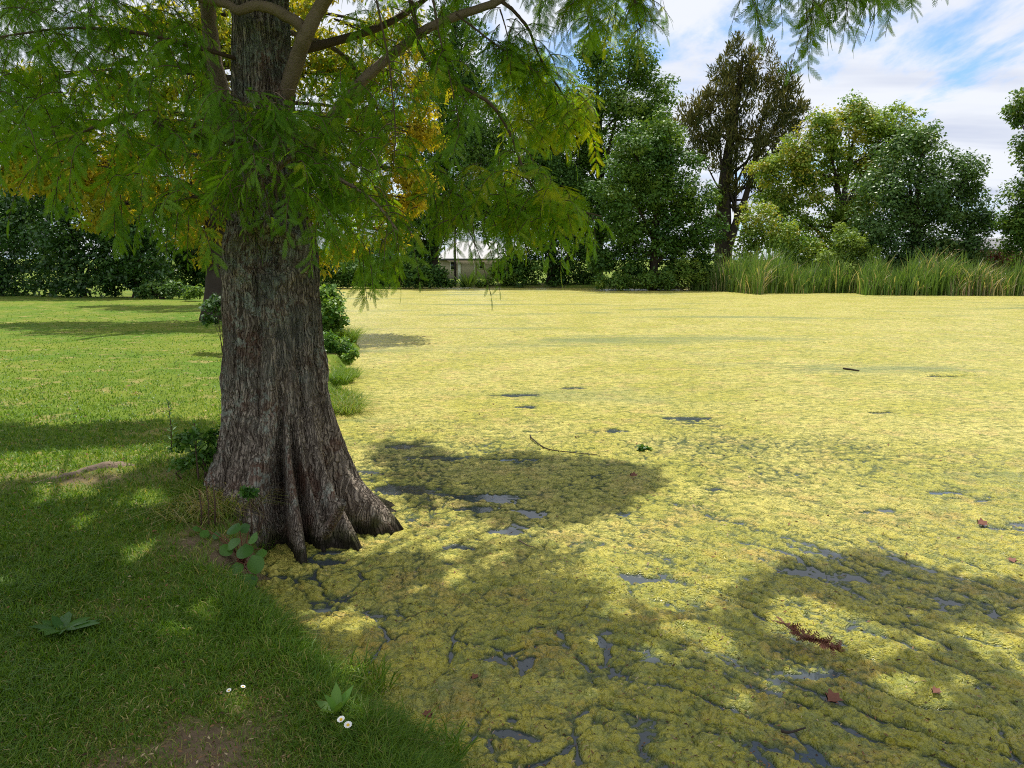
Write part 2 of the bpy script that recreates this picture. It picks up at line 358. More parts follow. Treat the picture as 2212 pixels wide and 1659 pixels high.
A = t.noise(ps, 0.55, 5, 0.6, 0.4); B = t.noise(ps, 2.3, 5, 0.62, 0.3); D = t.noise(ps, 9, 4, 0.6); E = t.noise(ps, 55, 4, 0.7); G = t.noise(t.scale(ps, (0.10, 0.42, 1)), 1.0, 6, 0.62, 0.6)
Hn = t.noise(t.scale(ps, (0.8, 1.6, 1)), 5.5, 5, 0.75)
zone_ = t.attr('zone')
VE = t.n('TexVoronoi', feature='DISTANCE_TO_EDGE', i_Scale=7.0); wv_ = t.n('VectorMath', operation='ADD'); t.l(ps, wv_.inputs[0]); wn_ = t.n('TexNoise', i_Scale=5.0, i_Detail=4.0); t.l(ps, wn_.inputs['Vector']); ws_ = t.n('VectorMath', operation='SCALE', i_Scale=.35); t.l(wn_.outputs['Color'], ws_.inputs[0]); t.l(ws_.outputs[0], wv_.inputs[1]); t.l(wv_.outputs[0], VE.inputs['Vector'])
VB = t.n('TexVoronoi', feature='SMOOTH_F1', i_Scale=62.0, i_Smoothness=.3); t.l(wv_.outputs[0], VB.inputs['Vector'])
Sp = t.noise(t.scale(ps, (0.75, 1.5, 1)), 13, 4, 0.7)
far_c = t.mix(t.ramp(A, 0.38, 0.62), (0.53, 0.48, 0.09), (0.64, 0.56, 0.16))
near_c = t.mix(t.ramp(A, 0.42, 0.58), (0.35, 0.325, 0.028), (0.47, 0.41, 0.045))  # darker than far algae: own olive tint plus foreground shade in the colour
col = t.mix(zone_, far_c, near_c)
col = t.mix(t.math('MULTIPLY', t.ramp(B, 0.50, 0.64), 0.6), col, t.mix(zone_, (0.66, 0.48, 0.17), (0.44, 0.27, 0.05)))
col = t.mix(t.math('MULTIPLY', t.ramp(D, 0.52, 0.66), 0.55), col, (0.20, 0.25, 0.045))
col = t.mix(t.math('MULTIPLY', t.ramp(Hn, 0.47, 0.63), 0.6), col, (0.20, 0.22, 0.035))
col = t.mix(t.math('MULTIPLY', t.ramp(Sp, 0.52, 0.62), 0.7), col, (0.13, 0.16, 0.03))
col = t.mix(t.math('MULTIPLY', t.ramp(G, 0.53, 0.66), 0.65), col, (0.15, 0.21, 0.09))
col = t.mix(t.math('MULTIPLY', t.ramp(E, 0.50, 0.66), 0.6), col, (0.12, 0.13, 0.02))
col = t.mix(t.math('MULTIPLY', t.ramp(VE.outputs['Distance'], 0.045, 0.0), 0.6), col, (0.07, 0.09, 0.02))
col = t.mix(t.ramp(thick, 0.014, 0.0), col, (0.07, 0.095, 0.03))
p = t.n('BsdfPrincipled', i_Roughness=0.34); t.l(col, p.inputs['Base Color']); t.l(t.math('ADD', t.math('MULTIPLY', zone_, .38), .12), p.inputs['Specular IOR Level'])
E2 = t.noise(ps, 130, 3, 0.6); hb = t.math('ADD', t.math('ADD', t.math('MULTIPLY', E, .8), t.math('MULTIPLY', VB.outputs['Distance'], -1.2)), t.math('ADD', t.math('ADD', t.math('MULTIPLY', E2, 0.5), t.math('MULTIPLY', Sp, .9)), t.math('MULTIPLY', Hn, 1.2)))
bp = t.n('Bump', i_Strength=0.75, i_Distance=0.016); t.l(hb, bp.inputs['Height']); t.l(bp.outputs[0], p.inputs['Normal'])
tr = t.n('BsdfTranslucent'); t.l(t.mix(1.0, col, (1.0, 1.0, 0.5), 'MULTIPLY'), tr.inputs[0]); t.l(bp.outputs[0], tr.inputs['Normal'])
mx = t.n('MixShader', i_0=0.15); t.l(p.outputs[0], mx.inputs[1]); t.l(tr.outputs[0], mx.inputs[2]); out(t, p.outputs[0])
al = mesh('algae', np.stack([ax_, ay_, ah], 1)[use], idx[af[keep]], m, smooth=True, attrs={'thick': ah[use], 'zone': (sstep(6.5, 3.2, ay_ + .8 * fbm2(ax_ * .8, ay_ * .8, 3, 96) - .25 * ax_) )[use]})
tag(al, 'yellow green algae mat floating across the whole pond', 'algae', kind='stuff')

# hills far behind the trees
hx = np.linspace(-2200, 2200, 160); hz = 45 + 40 * fbm2(hx * 0.0018, hx * 0, 3, 3) + 10 * fbm2(hx * 0.01, hx * 0, 3, 5)
V = np.concatenate([np.stack([hx, np.full(160, 2600.), np.full(160, -5.)], 1), np.stack([hx, np.full(160, 2900.), hz], 1), np.stack([hx, np.full(160, 3400.), np.full(160, -5.)], 1)])
i = np.arange(159); fq = np.concatenate([np.stack([i, i + 1, i + 161, i + 160], 1), np.stack([i + 160, i + 161, i + 321, i + 320], 1)])
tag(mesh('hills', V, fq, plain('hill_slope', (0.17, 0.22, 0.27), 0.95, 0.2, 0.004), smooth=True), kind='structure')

# ------------------------------------------------------------------ lawn grass
def blades(O, Ln, Wd, lean, tone, rs):
    n = len(O); a = rs.uniform(0, 2 * math.pi, n); d_ = np.stack([np.cos(a), np.sin(a), np.zeros(n)], 1)
    b_ = rs.uniform(0, 2 * math.pi, n); w = np.stack([np.cos(b_), np.sin(b_), np.zeros(n)], 1) * (Wd / 2)[:, None]
    m1 = O + d_ * (Ln * lean * 0.35)[:, None] + np.array([0, 0, 1]) * (Ln * 0.55)[:, None]
    tp = O + d_ * (Ln * lean)[:, None] + np.array([0, 0, 1]) * (Ln * np.clip(1 - 0.35 * lean, 0.3, 1))[:, None]
    V = np.stack([O - w, O + w, m1 + w * 0.85, m1 - w * 0.85, tp], 1).reshape(-1, 3)
    k = np.arange(n)[:, None] * 5
    return V, [k + np.array([[0, 1, 2, 3]]), k + np.array([[3, 2, 4]])], np.repeat(tone, 5)
rs = np.random.default_rng(3)
n = 230000
u = rs.uniform(-320, 1000, n); v = 640 + (1780 - 640) * rs.uniform(0, 1, n) ** 0.85
P = gnd(u, v, 0.36); P = P[:, :2] + rs.normal(0, 0.02, (n, 2))
s = shore_sd(P[:, 0], P[:, 1]); z = terrain(P[:, 0], P[:, 1]); bare_v = bare_at(P[:, 0], P[:, 1])
dist = np.hypot(P[:, 0], P[:, 1])
ok = (s > 0.01) & (dist < 42) & (P[:, 1] > 0.6) & (rs.uniform(0, 1, n) > bare_v * 0.9) & (np.hypot(P[:, 0] - TR[0], P[:, 1] - TR[1]) > 0.55)
P = P[ok]; z = z[ok]; s = s[ok]; dist = dist[ok]; bv = bare_v[ok]; n = len(P)
edge = sstep(0.55, 0.05, s) * sstep(14, 5, dist)
tuft = sstep(0.1, 0.6, fbm2(P[:, 0] * 1.6, P[:, 1] * 1.6, 3, 55))
Ln = (0.030 + 0.038 * rs.uniform(0, 1, n) ** 1.5 + 0.045 * tuft * sstep(9, 4, dist)) * (1 + 1.3 * edge) * (1 - 0.4 * bv) * (1 - 0.35 * sstep(6, 14, dist))
Wd = np.clip(0.0030 + 0.00085 * (dist - 2), 0.0030, 0.02) * rs.uniform(0.7, 1.3, n)
lean = rs.uniform(0.2, 1.5, n)
dry = sstep(-0.02, 0.45, fbm2(P[:, 0] * 1.1, P[:, 1] * 1.1, 4, 66))
tone = np.clip(rs.beta(2, 3, n) * 0.62 + 0.5 * (rs.uniform(0, 1, n) < 0.05 + 0.25 * dry * sstep(4, 8, dist) + 0.5 * bv), 0, 1)
V, Fq, tn = blades(np.c_[P, z - 0.004], Ln, Wd, lean, tone, rs)
tag(mesh('lawn_grass', V, Fq, M['grass'], tone=tn), 'mown green grass covering the lawn up to the pond edge', 'grass', kind='stuff')

# ------------------------------------------------------------------ leaf clusters for trees further away
QUAD = np.array([(0, -.28, 0), (.5, -.5, .04), (1, 0, 0), (.5, .5, .04)], float); QF = np.array([[0, 1, 2, 3]])
def crown(lobes, Y, size, aspect=.6, dens=1.0, deep=1.0, seed=0, up=0.85, plume=0.0, droop=0.0, nclump=30, cr=0.42, tone_b=0.0, gap=0.0):
    """lobes: (u, v, radius_u[, squash]) photo units at forward distance Y -> leaf quads; returns V, F, tone, clump centres"""
    rs = np.random.default_rng(seed); VV = []; FF = []; TT = []; nn = 0; cent = []
    for lb in lobes:
        u, v, ru = lb[:3]; sq = lb[3] if len(lb) > 3 else 1.0; tb = lb[4] if len(lb) > 4 else 0.0
        r = ru * U / 731 * Y; c = at(u, v, Y + rs.uniform(-.35, .35) * r * deep); cent.append((c, r))
        k = nclump; dv = unit(rs.normal(size=(k, 3))); dv[:, 1] -= 0.25; dv = unit(dv)
        cc = c + dv * (r * rs.uniform(0.35, 0.92, (k, 1))) * np.array([1, deep, sq])
        rc = r * cr * rs.uniform(0.6, 1.25, k)
        nl = int(dens * 1.35 * r * r * 13 / (size * size * aspect) / k) + 4
        ct = np.clip(rs.normal(0.42, 0.22, k) + tone_b + tb, 0, 1)
        dl = unit(rs.normal(size=(k, nl, 3))); rl = rs.uniform(0.25, 1, (k, nl, 1)) ** 0.6
        O = cc[:, None] + dl * rl * rc[:, None, None] * np.array([1.0, 1.0, 0.72 + 0.9 * plume])
        N = unit(dl * 0.9 + np.array([0, 0, up]) + rs.normal(size=dl.shape) * 0.55)
        Dr = rs.normal(size=dl.shape) + dl * 0.5 + np.array([0, 0, plume * 2.2 - droop]); Dr = Dr - N * (Dr * N).sum(-1, keepdims=True) * (0.9 if plume < .2 else 0.2)
        O = O.reshape(-1, 3); N = N.reshape(-1, 3); Dr = Dr.reshape(-1, 3)
        L = size * rs.uniform(0.6, 1.35, len(O)); tn = np.clip(np.repeat(ct, nl) + rs.normal(0, 0.13, len(O)), 0, 1)
        if gap: kp = rs.uniform(0, 1, len(O)) > gap; O, N, Dr, L, tn = O[kp], N[kp], Dr[kp], L[kp], tn[kp]
        V, Fq = place(QUAD, QF, O, Dr, N, L, L * aspect)
        VV.append(V); FF.append(Fq + nn); nn += len(V); TT.append(np.repeat(tn, 4))
    return np.concatenate(VV), np.concatenate(FF), np.concatenate(TT), cent
def limbs(mb, base, cent, r0, seed=0, k=6, frac=0.75, z_from=(0.25, 0.75)):
    """a tapered trunk with limbs reaching into the crown lobes"""
    rs = np.random.default_rng(seed); top = max(cent, key=lambda c: c[0][2])[0]
    base = np.asarray(base, float); P = spline([base, base + (top - base) * [.25, .25, .4] + [rs.normal() * .15, 0, 0], base + (top - base) * [.55, .55, .72], top], 18)
    rr_ = r0 * (1 - 0.88 * np.linspace(0, 1, 18)); rr_[0] *= 1.35; mb.tube(P, rr_, k + 2)
    for c, r in cent:
        i = int(np.clip(rs.uniform(*z_from) * 18 * min(1, (c[2] - base[2]) / (top[2] - base[2] + .01) + .15), 2, 14)); a = P[i]
        mid = a + (c - a) * 0.5 + np.array([0, 0, 0.08 * np.linalg.norm(c - a)])
        mb.tube(spline([a, mid, c], 8), rr_[i] * 0.55 * (1 - .8 * np.linspace(0, 1, 8)), k)
        for q in range(3):
            e = c + unit(rs.normal(size=3) + [0, 0, .5]) * r * .8; mb.tube(spline([mid + (c - mid) * rs.uniform(0, .8), (c + e) / 2 + rs.normal(size=3) * r * .08, e], 6), rr_[i] * 0.2 * (1 - .8 * np.linspace(0, 1, 6)), 4)
def far_tree(name, label, cat, base, lobes, Y, size, mat, r0=0.3, bark='dark_bark', group=None, trunk=True, **kw):
    b = at(base[0], base[1], Y); b[2] = terrain(b[0:1], b[1:2])[0] - 0.1
    root = thing(name, b, label, cat, group)
    V, Fq, tn, cent = crown(lobes, Y, size, **kw)
    kp = V[:, 2].reshape(-1, 4).min(1) > 0.05
    mesh('crown', V, Fq[kp], M[mat], root, tn)
    if trunk:
        mb = MB(); limbs(mb, b, cent, r0, kw.get('seed', 0)); mb.build('trunk', M[bark], root, True)
    return root

FAR = 'trees beyond the pond'
far_tree('conifer', 'tall dark feathery conifer rising behind the white roofed house', 'tree', (935, 640), [(985, 60, 62, 1.3), (955, 170, 72, 1.2), (1015, 190, 60, 1.2), (940, 300, 75, 1.1), (1000, 310, 70, 1.1), (930, 420, 75), (985, 420, 70), (900, 520, 60), (960, 485, 48), (1000, -40, 45, 1.6), (890, 580, 50), (860, 470, 60), (800, 560, 60), (740, 560, 60)], 72, .34, 'pine_leaf', .5, aspect=.4, plume=.25, seed=101, dens=1.3, group=FAR)
far_tree('conifer', 'smaller round topped green conifer between the tall conifer and the leafy tree', 'tree', (1105, 640), [(1060, 270, 60, 1.1), (1030, 330, 55, 1.1), (1095, 350, 60), (1060, 420, 65), (1020, 440, 55), (1110, 455, 50), (1060, 480, 45)], 68, .3, 'pine_leaf', .35, aspect=.45, plume=.2, seed=102, dens=1.2, tone_b=.2, group=FAR)
far_tree('broadleaf_tree', 'tallest leafy green tree, its airy crown rising behind two darker trees', 'tree', (1290, 610), [(1370, 135, 62, 1, .1), (1300, 190, 75, 1, .1), (1215, 250, 70), (1405, 205, 60, 1, .1), (1340, 270, 85), (1240, 330, 75), (1430, 290, 50), (1165, 350, 55), (1320, 370, 80), (1220, 420, 70), (1400, 380, 60), (1130, 440, 50), (1150, 240, 55), (1120, 160, 40), (1290, 110, 45), (1250, 480, 60), (1330, 460, 70), (1190, 330, 55), (1150, 300, 50)], 70, .27, 'mid_leaf', .5, seed=103, dens=1.3, cr=.42, gap=.05, group=FAR)
far_tree('broadleaf_tree', 'dark shaded tree with foliage down to the water behind the drooping branch', 'tree', (1190, 620), [(1190, 400, 65), (1130, 470, 60), (1230, 470, 65), (1160, 540, 70), (1250, 550, 60), (1120, 585, 45), (1200, 595, 55), (1265, 605, 40), (1270, 430, 45)], 66.5, .26, 'dark_leaf', .4, seed=104, dens=1.5, group=FAR)
far_tree('broadleaf_tree', 'dense dark green domed tree standing at the water left of the reeds', 'tree', (1410, 620), [(1430, 285, 55, 1.0, .15), (1380, 335, 62, 1, .1), (1460, 350, 62, 1, .1), (1345, 410, 68), (1420, 420, 75, 1, .05), (1500, 430, 55, 1, .1), (1340, 500, 68), (1430, 510, 80), (1515, 510, 55), (1355, 580, 55), (1440, 590, 60), (1520, 580, 45), (1300, 560, 40)], 60, .25, 'dark_leaf', .4, seed=105, dens=1.5, group=FAR, tone_b=.1)
far_tree('broadleaf_tree', 'rounded grey green tree leaning over the reeds at the right', 'tree', (1960, 610), [(1960, 345, 68), (2040, 385, 70), (1900, 420, 72), (1985, 440, 85), (2070, 455, 65), (1880, 510, 70), (1970, 525, 85), (2065, 535, 65), (2110, 480, 40), (1930, 590, 60), (2020, 595, 65), (2090, 575, 40), (1995, 300, 38), (2085, 400, 32)], 58, .25, 'blue_leaf', .35, seed=106, dens=1.3, group=FAR)
far_tree('broadleaf_tree', 'wide yellow green tree with bronze tinged leaves behind the grey green tree', 'tree', (1800, 600), [(1850, 270, 68, .9, .12), (1920, 275, 62, .9, .1), (1780, 290, 50, .9, .1), (1720, 330, 62, .85, .25), (1655, 375, 48, .8, .15), (1800, 355, 55), (1740, 410, 62, .85, .15), (1890, 345, 62, .9, .3), (1870, 425, 60, .9, .25), (1670, 440, 50, .8), (1790, 470, 62), (1700, 500, 55), (1850, 510, 55), (1760, 545, 50), (1960, 320, 40)], 66, .27, 'camphor_leaf', .45, seed=107, dens=1.35, group=FAR)
far_tree('shrub', 'low yellow green bush at the foot of the brown conifer', 'shrub', (1660, 560), [(1640, 475, 48, .9, .2), (1690, 520, 48), (1620, 520, 40), (1735, 545, 42), (1610, 560, 32)], 60.5, .25, 'camphor_leaf', .12, seed=108, dens=1.2, group='bushes along the far bank')
far_tree('shrub', 'bright light green bush at the left foot of the grey green tree', 'shrub', (1830, 590), [(1830, 525, 45, 1, .3), (1795, 560, 32, 1, .3), (1870, 565, 40, 1, .2), (1850, 600, 32)], 56, .22, 'mid_leaf', .1, seed=109, dens=1.3, group='bushes along the far bank', tone_b=.25)
far_tree('shrub', 'low leafy bush by the water at the left end of the reeds', 'shrub', (1490, 620), [(1480, 585, 32, 1, .3), (1440, 605, 26, .9, .1), (1395, 605, 30, .9), (1340, 605, 28, .9), (1300, 608, 22, .9), (1515, 600, 22, 1, .3)], 58, .2, 'mid_leaf', .08, seed=110, dens=1.3, group='bushes along the far bank')
far_tree('broadleaf_tree', 'tree cut off by the right edge with one branch reaching left', 'tree', (2290, 600), [(2205, 225, 38, .7, .1), (2195, 255, 22, .8), (2235, 300, 60), (2245, 390, 62), (2215, 420, 40), (2205, 480, 48), (2230, 460, 60), (2190, 520, 36), (2250, 540, 60), (2180, 480, 22), (2300, 350, 90), (2310, 470, 90), (2300, 220, 70)], 54, .24, 'mid_leaf', .4, seed=111, dens=1.2, group=FAR)
far_tree('hedge', 'dark clipped looking hedge along the bank beside the house', 'hedge', (900, 625), [(760, 590, 50, .8), (820, 595, 50, .8), (880, 585, 50, .8), (925, 596, 38, .8), (950, 592, 24, .9), (700, 580, 60, .8), (1005, 614, 14, .8), (965, 612, 18, .8)], 64, .25, 'dark_leaf', .1, seed=112, dens=1.5, trunk=False)
far_tree('hedge', 'low sunlit green hedge in front of the house', 'hedge', (1060, 620), [(1030, 610, 12, .7), (1055, 608, 13, .7), (1082, 594, 24, .9), (1070, 585, 16), (1105, 602, 16, .7), (1040, 614, 12, .7), (1095, 612, 14, .7)], 66, .18, 'mid_leaf', .1, seed=113, dens=1.3, trunk=False, tone_b=.2)

# brown casuarina-like conifer: bare double stem, upswept plumes
Y = 76; b = at(1808, 600, Y); b[2] = 0.3
root = thing('conifer', b, 'tall brown tinged conifer with a bare dark forked trunk beyond the reeds', 'tree', FAR)
L = [(1590, 130, 36, 1.3), (1640, 145, 36, 1.3), (1555, 165, 34, 1.2), (1680, 190, 36, 1.2), (1545, 225, 40, 1.1, .1), (1610, 210, 45, 1.1), (1660, 250, 42), (1500, 235, 34, 1, .15), (1710, 240, 32), (1480, 270, 30, 1, .15), (1530, 290, 42, 1, .05), (1590, 280, 42), (1640, 320, 42), (1690, 290, 36), (1560, 340, 40), (1620, 385, 32), (1500, 330, 28), (1680, 350, 30), (1570, 400, 26), (1650, 420, 26), (1705, 200, 20), (1600, 460, 20), (1545, 430, 22), (1560, 520, 18), (1540, 480, 16)]
V, Fq, tn, cent = crown([(u_ + 5 , v_, r_ * 1.05, *x_) for u_, v_, r_, *x_ in L], Y, .55, aspect=.22, plume=.75, seed=120, dens=.98, nclump=18, cr=.38, tone_b=.08)
mesh('crown', V, Fq, M['brown_leaf'], root, tn)
mb = MB()
st = at(np.array([1562, 1563, 1565, 1575, 1590, 1605]), np.array([605, 480, 400, 320, 230, 120]), np.full(6, 76.)); mb.tube(spline(st, 20), np.linspace(.95, .12, 20), 9)
st2 = at(np.array([1566, 1590, 1612, 1630, 1650]), np.array([560, 480, 420, 340, 240]), np.full(5, 75.5)); mb.tube(spline(st2, 14), np.linspace(.5, .1, 14), 7)
r_ = np.random.default_rng(5)
for c, r in cent:
    P0 = spline(st, 20)[int(r_.integers(5, 17))] if r_.uniform() < .65 else spline(st2, 14)[int(r_.integers(3, 12))]
    if P0[2] > c[2]: P0 = spline(st, 20)[6]
    mb.tube(spline([P0, P0 * .5 + c * .5 + [0, 0, -.2], c + [0, 0, r * .6]], 8), np.linspace(.16, .03, 8), 5)
mb.build('trunk', M['dark_bark'], root, True)

# reeds
rs = np.random.default_rng(44); n = 15000
u = rs.uniform(1490, 2330, n); dep = rs.uniform(0, 1, n)
front = np.interp(u, [1490, 1560, 1640, 1660, 1700, 1845, 1870, 2000, 2340], [58, 56, 49.2, 52, 51.5, 52, 48.3, 48, 47.0])
Y = front + dep ** 1.3 * np.interp(u, [1490, 1560, 1640, 1850, 2000, 2300], [3, 5, 9, 8, 5, 6]) + np.abs(rs.normal(0, .7, n))
ok = ~((u > 1755) & (u < 1850) & (Y < 52.5)); u, Y = u[ok], Y[ok]; n = len(u)
O = at(u, np.full(n, 640.), Y); O[:, 2] = -0.05
H = np.interp(u, [1490, 1600, 1700, 1800, 1860, 2000, 2300], [2.1, 3.1, 3.65, 2.8, 2.7, 2.95, 2.8]) * (.78 + .6 * fbm2(u * .03, Y * .6, 3, 19)) * rs.uniform(.5, 1.12, n) * np.interp(Y - front[ok], [0, 1, 4], [.8, .95, 1.05])
patch = fbm2(O[:, 0] * .45, O[:, 1] * .6, 3, 21); dryp = rs.uniform(0, 1, n) < (0.08 + .45 * sstep(.05, .5, patch))
flop = np.where(dryp, rs.uniform(.4, 1.6, n), np.abs(rs.normal(0, .38, n)) + .05)
az_ = rs.uniform(0, 2 * math.pi, n); dx = np.stack([np.cos(az_), np.sin(az_), np.zeros(n)], 1) + np.array([.25, 0, 0])
ft = rs.uniform(0, math.pi, n); wv = np.stack([np.cos(ft), np.sin(ft), np.zeros(n)], 1) * (rs.uniform(.016, .042, n))[:, None]
seg = []
for k_, (tt, wd) in enumerate([(0, .8), (.35, 1), (.7, .8), (1, .1)]):
    a = flop * tt ** 1.6 * 1.0; hz_ = np.sin(np.clip(a, 0, 2.4)) * .55 * tt; vt = tt * np.cos(np.clip(a * .62, 0, 1.5))
    c = O + dx * (H * hz_)[:, None] + np.array([0, 0, 1]) * (H * vt)[:, None]; seg += [c - wv * wd, c + wv * wd]
V = np.stack(seg, 1).reshape(-1, 3); k_ = np.arange(n)[:, None, None] * 8
Fq = (k_ + np.array([[0, 1, 3, 2], [2, 3, 5, 4], [4, 5, 7, 6]])[None]).reshape(-1, 4)
tone = np.where(dryp, rs.uniform(.8, 1, n), np.clip(rs.beta(2, 3, n) * .7, 0, .6))
tag(mesh('reeds', V, Fq, M['reed'], tone=np.repeat(tone, 8)), 'tall green and straw reed bed along the far water edge', 'reeds', kind='stuff')

# ------------------------------------------------------------------ left bank: bushes behind the lawn
LB = 'dark shrubs behind the lawn'
def left_bush(label, lobes, Y, seed, **kw):
    return far_tree('shrub', label, 'shrub', (np.mean([l[0] for l in lobes]), 640), lobes, Y, kw.pop('size', .2), kw.pop('mat', 'glossy_leaf'), .15, group=LB, seed=seed, **kw)
left_bush('dark glossy bush cut off by the left edge of the lawn', [(-60, 420, 110), (20, 470, 90, 1, .15), (60, 520, 80), (-40, 560, 90), (30, 600, 60), (-100, 500, 120), (90, 430, 70)], 40, 201, dens=1.3)
left_bush('tall dark glossy bush with pale sunlit tips hanging over the lawn edge', [(190, 440, 90), (140, 510, 75), (230, 530, 70, 1, .15), (170, 590, 62), (255, 560, 48, 1, .25), (110, 600, 50), (100, 380, 90), (250, 400, 80)], 38, 202, dens=1.2)
left_bush('rounded dark bush in the middle of the shrub border', [(290, 520, 60), (270, 590, 50, 1, .1), (330, 570, 55), (300, 610, 36), (230, 610, 36, 1, .1), (330, 480, 70)], 37, 203, dens=1.3)
left_bush('deep shaded bush just left of the leaning far trunk', [(400, 520, 70), (430, 570, 60), (380, 590, 50), (460, 590, 50), (420, 450, 80)], 42, 204, dens=1.3, mat='dark_leaf')
left_bush('low bright green leafy bush on the lawn edge', [(335, 622, 26, .8, .25), (370, 625, 24, .8, .2), (400, 630, 18, .8, .1), (310, 630, 18, .8, .1)], 35, 205, size=.16, dens=1.6, tone_b=.25)
left_bush('small lime green clump beside the low bright bush', [(420, 632, 15, 1, .4), (432, 628, 14, 1, .4), (405, 638, 10, 1, .4)], 33, 206, size=.11, dens=1.5, mat='weed', tone_b=.3, trunk=False)

# golden swamp cypresses further along the bank
def gold_tree(name, label, base, Y, lobes, seed, r0, dens, tb):
    b = at(base[0], base[1], Y); b[2] = terrain(b[0:1], b[1:2])[0] - .05
    root = thing(name, b, label, 'tree', 'golden cypresses along the left bank')
    V, Fq, tn, cent = crown(lobes, Y, .19, aspect=.34, droop=.9, seed=seed, dens=dens, nclump=34, cr=.3, up=.3, tone_b=tb)
    mesh('crown', V, Fq, M['gold_leaf'], root, tn)
    mb = MB(); top = b + [0, 0, 13]
    zz_ = np.linspace(0, 1, 26); P = b + (top - b) * zz_[:, None]; mb.tube(P, r0 * (1 - .8 * zz_) + r0 * .8 * np.exp(-zz_ * 14), 14)
    rr2 = np.random.default_rng(seed)
    for c, r in cent:
        zc = np.clip(c[2] + .4 - b[2], 2.0, 11.5); a = b + [0, 0, zc]; mb.tube(spline([a, (a + c) / 2 + [0, 0, .35], c + [0, 0, .1]], 8), np.linspace(.09, .02, 8), 5)
        for q in range(3):
            e = c + unit(rr2.normal(size=3)) * r * .8; mb.tube(spline([(a + c * 2) / 3 + [0, 0, .2], (c + e) / 2, e], 5), np.linspace(.03, .008, 5), 4)
    mb.build('trunk', M['dark_bark'], root, True); return root
gold_tree('cypress_tree', 'golden leaved cypress behind the big trunk with its flared grey base showing', (487, 690), 21.6,
    [(60, 300, 90, .7, .0), (160, 290, 90, .7, .15), (20, 370, 80, .6, .25), (130, 380, 95, .6, .3), (250, 390, 95, .6, .35), (330, 320, 90, .7, .15), (400, 420, 90, .6, .3), (440, 500, 70, .7, .3), (470, 560, 45, .8, .2), (520, 380, 90, .7, .2), (230, 460, 70, .6, .2), (100, 180, 70, .7, -.1), (250, 200, 90, .7, -.05), (400, 220, 100, .7, 0),
     (640, 330, 100, .7, .1), (740, 280, 95, .7, .1), (830, 320, 80, .7, .3), (880, 270, 70, .7, .25), (930, 290, 48, .8, .4), (900, 380, 60, .7, .45), (830, 430, 75, .7, .35), (740, 420, 90, .7, .25), (760, 520, 62, .8, .3), (840, 510, 45, .9, .4), (690, 560, 40, .8, .1), (640, 470, 80, .7, .2), (900, 440, 36, .9, .45), (820, 180, 90, .7, .15), (700, 160, 100, .7, 0), (560, 150, 110, .7, 0), (920, 200, 60, .8, .3), (480, 60, 110, .8), (700, 40, 120, .8, .0), (860, 70, 80, .8, .1), (330, 90, 100, .8, -.1)], 301, .42, .62, .05)
gold_tree('cypress_tree', 'green gold cypress furthest along the left bank', (575, 655), 31,
    [(300, 330, 70, .8), (380, 280, 80, .8), (450, 350, 80, .8), (520, 280, 80, .8), (600, 360, 70, .8), (360, 420, 70, .7), (470, 440, 80, .7), (560, 440, 70, .7), (430, 180, 80, .8), (500, 90, 70, .8), (640, 460, 60, .7), (290, 430, 60, .7)], 302, .4, .6, -.05)

# ------------------------------------------------------------------ the near swamp cypress
b = np.array([TR[0], TR[1], 0.0])
near_tree = thing('cypress_tree', b, 'large near cypress with a fluted flaring trunk at the pond edge', 'tree')
z1 = np.concatenate([np.linspace(-0.25, 4.6, 760), np.linspace(4.65, 15, 60)]); NT_ = 760
ph = np.linspace(0, 2 * math.pi, NT_, endpoint=False)         # 0 faces the camera, positive to the right in the picture
PH, Z = np.meshgrid(ph, z1); phd = np.degrees(PH)
def adiff(a): return (phd - a + 180) % 360 - 180
r0 = np.interp(Z, [-.25, 0, .35, .7, 1.0, 1.5, 1.95, 2.12, 2.35, 2.7, 3.1, 3.9, 5, 15], [.49, .48, .45, .405, .36, .322, .310, .300, .245, .212, .190, .160, .15, .03])
base = np.zeros_like(Z)
for (a0, drift, wd, amp, hh, sp) in [(98, -4, 24, .44, .13, 1.35), (62, 2, 17, .40, .17, 1.8), (33, -6, 11, .40, .22, 1.7), (19, -6, 7, .30, .30, 1.5), (3, 8, 7, .38, .34, 1.5), (-36, 6, 20, .46, .30, 1.7), (-82, 0, 20, .36, .22, 1.6), (-116, 0, 20, .36, .4, 1.5), (-150, 0, 22, .4, .4, 1.5), (176, 0, 22, .4, .4, 1.5), (142, 0, 22, .35, .4, 1.5)]:
    q = np.exp(-np.abs((adiff(a0 + drift * np.clip(Z, 0, 1.5)) + 5 * vn3(np.cos(PH) * 3, np.sin(PH) * 3, Z * 3, 40)) / wd) ** 2.6)
    base = np.maximum(base, amp * q * np.exp(-np.clip(Z + .05, 0, 9) ** sp / hh))
gro = np.zeros_like(Z)
for (a0, drift, wd, dp, zc, zs) in [(-11, 6, 6.5, .34, .34, .34), (-6, 6, 4, .12, .75, .5), (13, -4, 4.5, .22, .35, .55), (26, -5, 3.5, .12, .25, .35), (46, -3, 5.5, .22, .12, .42), (80, -2, 6, .24, .12, .36), (-60, 4, 6, .20, .25, .34), (-100, 0, 6, .12, .25, .3), (24, 3, 3.5, .06, 1.05, .55), (-34, 10, 4.5, .06, 1.1, .6), (52, 0, 4, .06, 1.2, .7), (-62, 5, 4, .05, 1.3, .6), (72, 0, 4, .05, .9, .5)]:
    gro += dp * np.exp(-(adiff(a0 + drift * np.clip(Z, 0, 2)) / wd) ** 2) * np.exp(-((Z - zc) / zs) ** 2)
lob = .018 * np.cos(5 * PH + .7 + .5 * Z) + .014 * np.cos(9 * PH + 2 - .8 * Z)
cx_, sx_ = np.cos(PH), np.sin(PH); rad_e = r0 + base
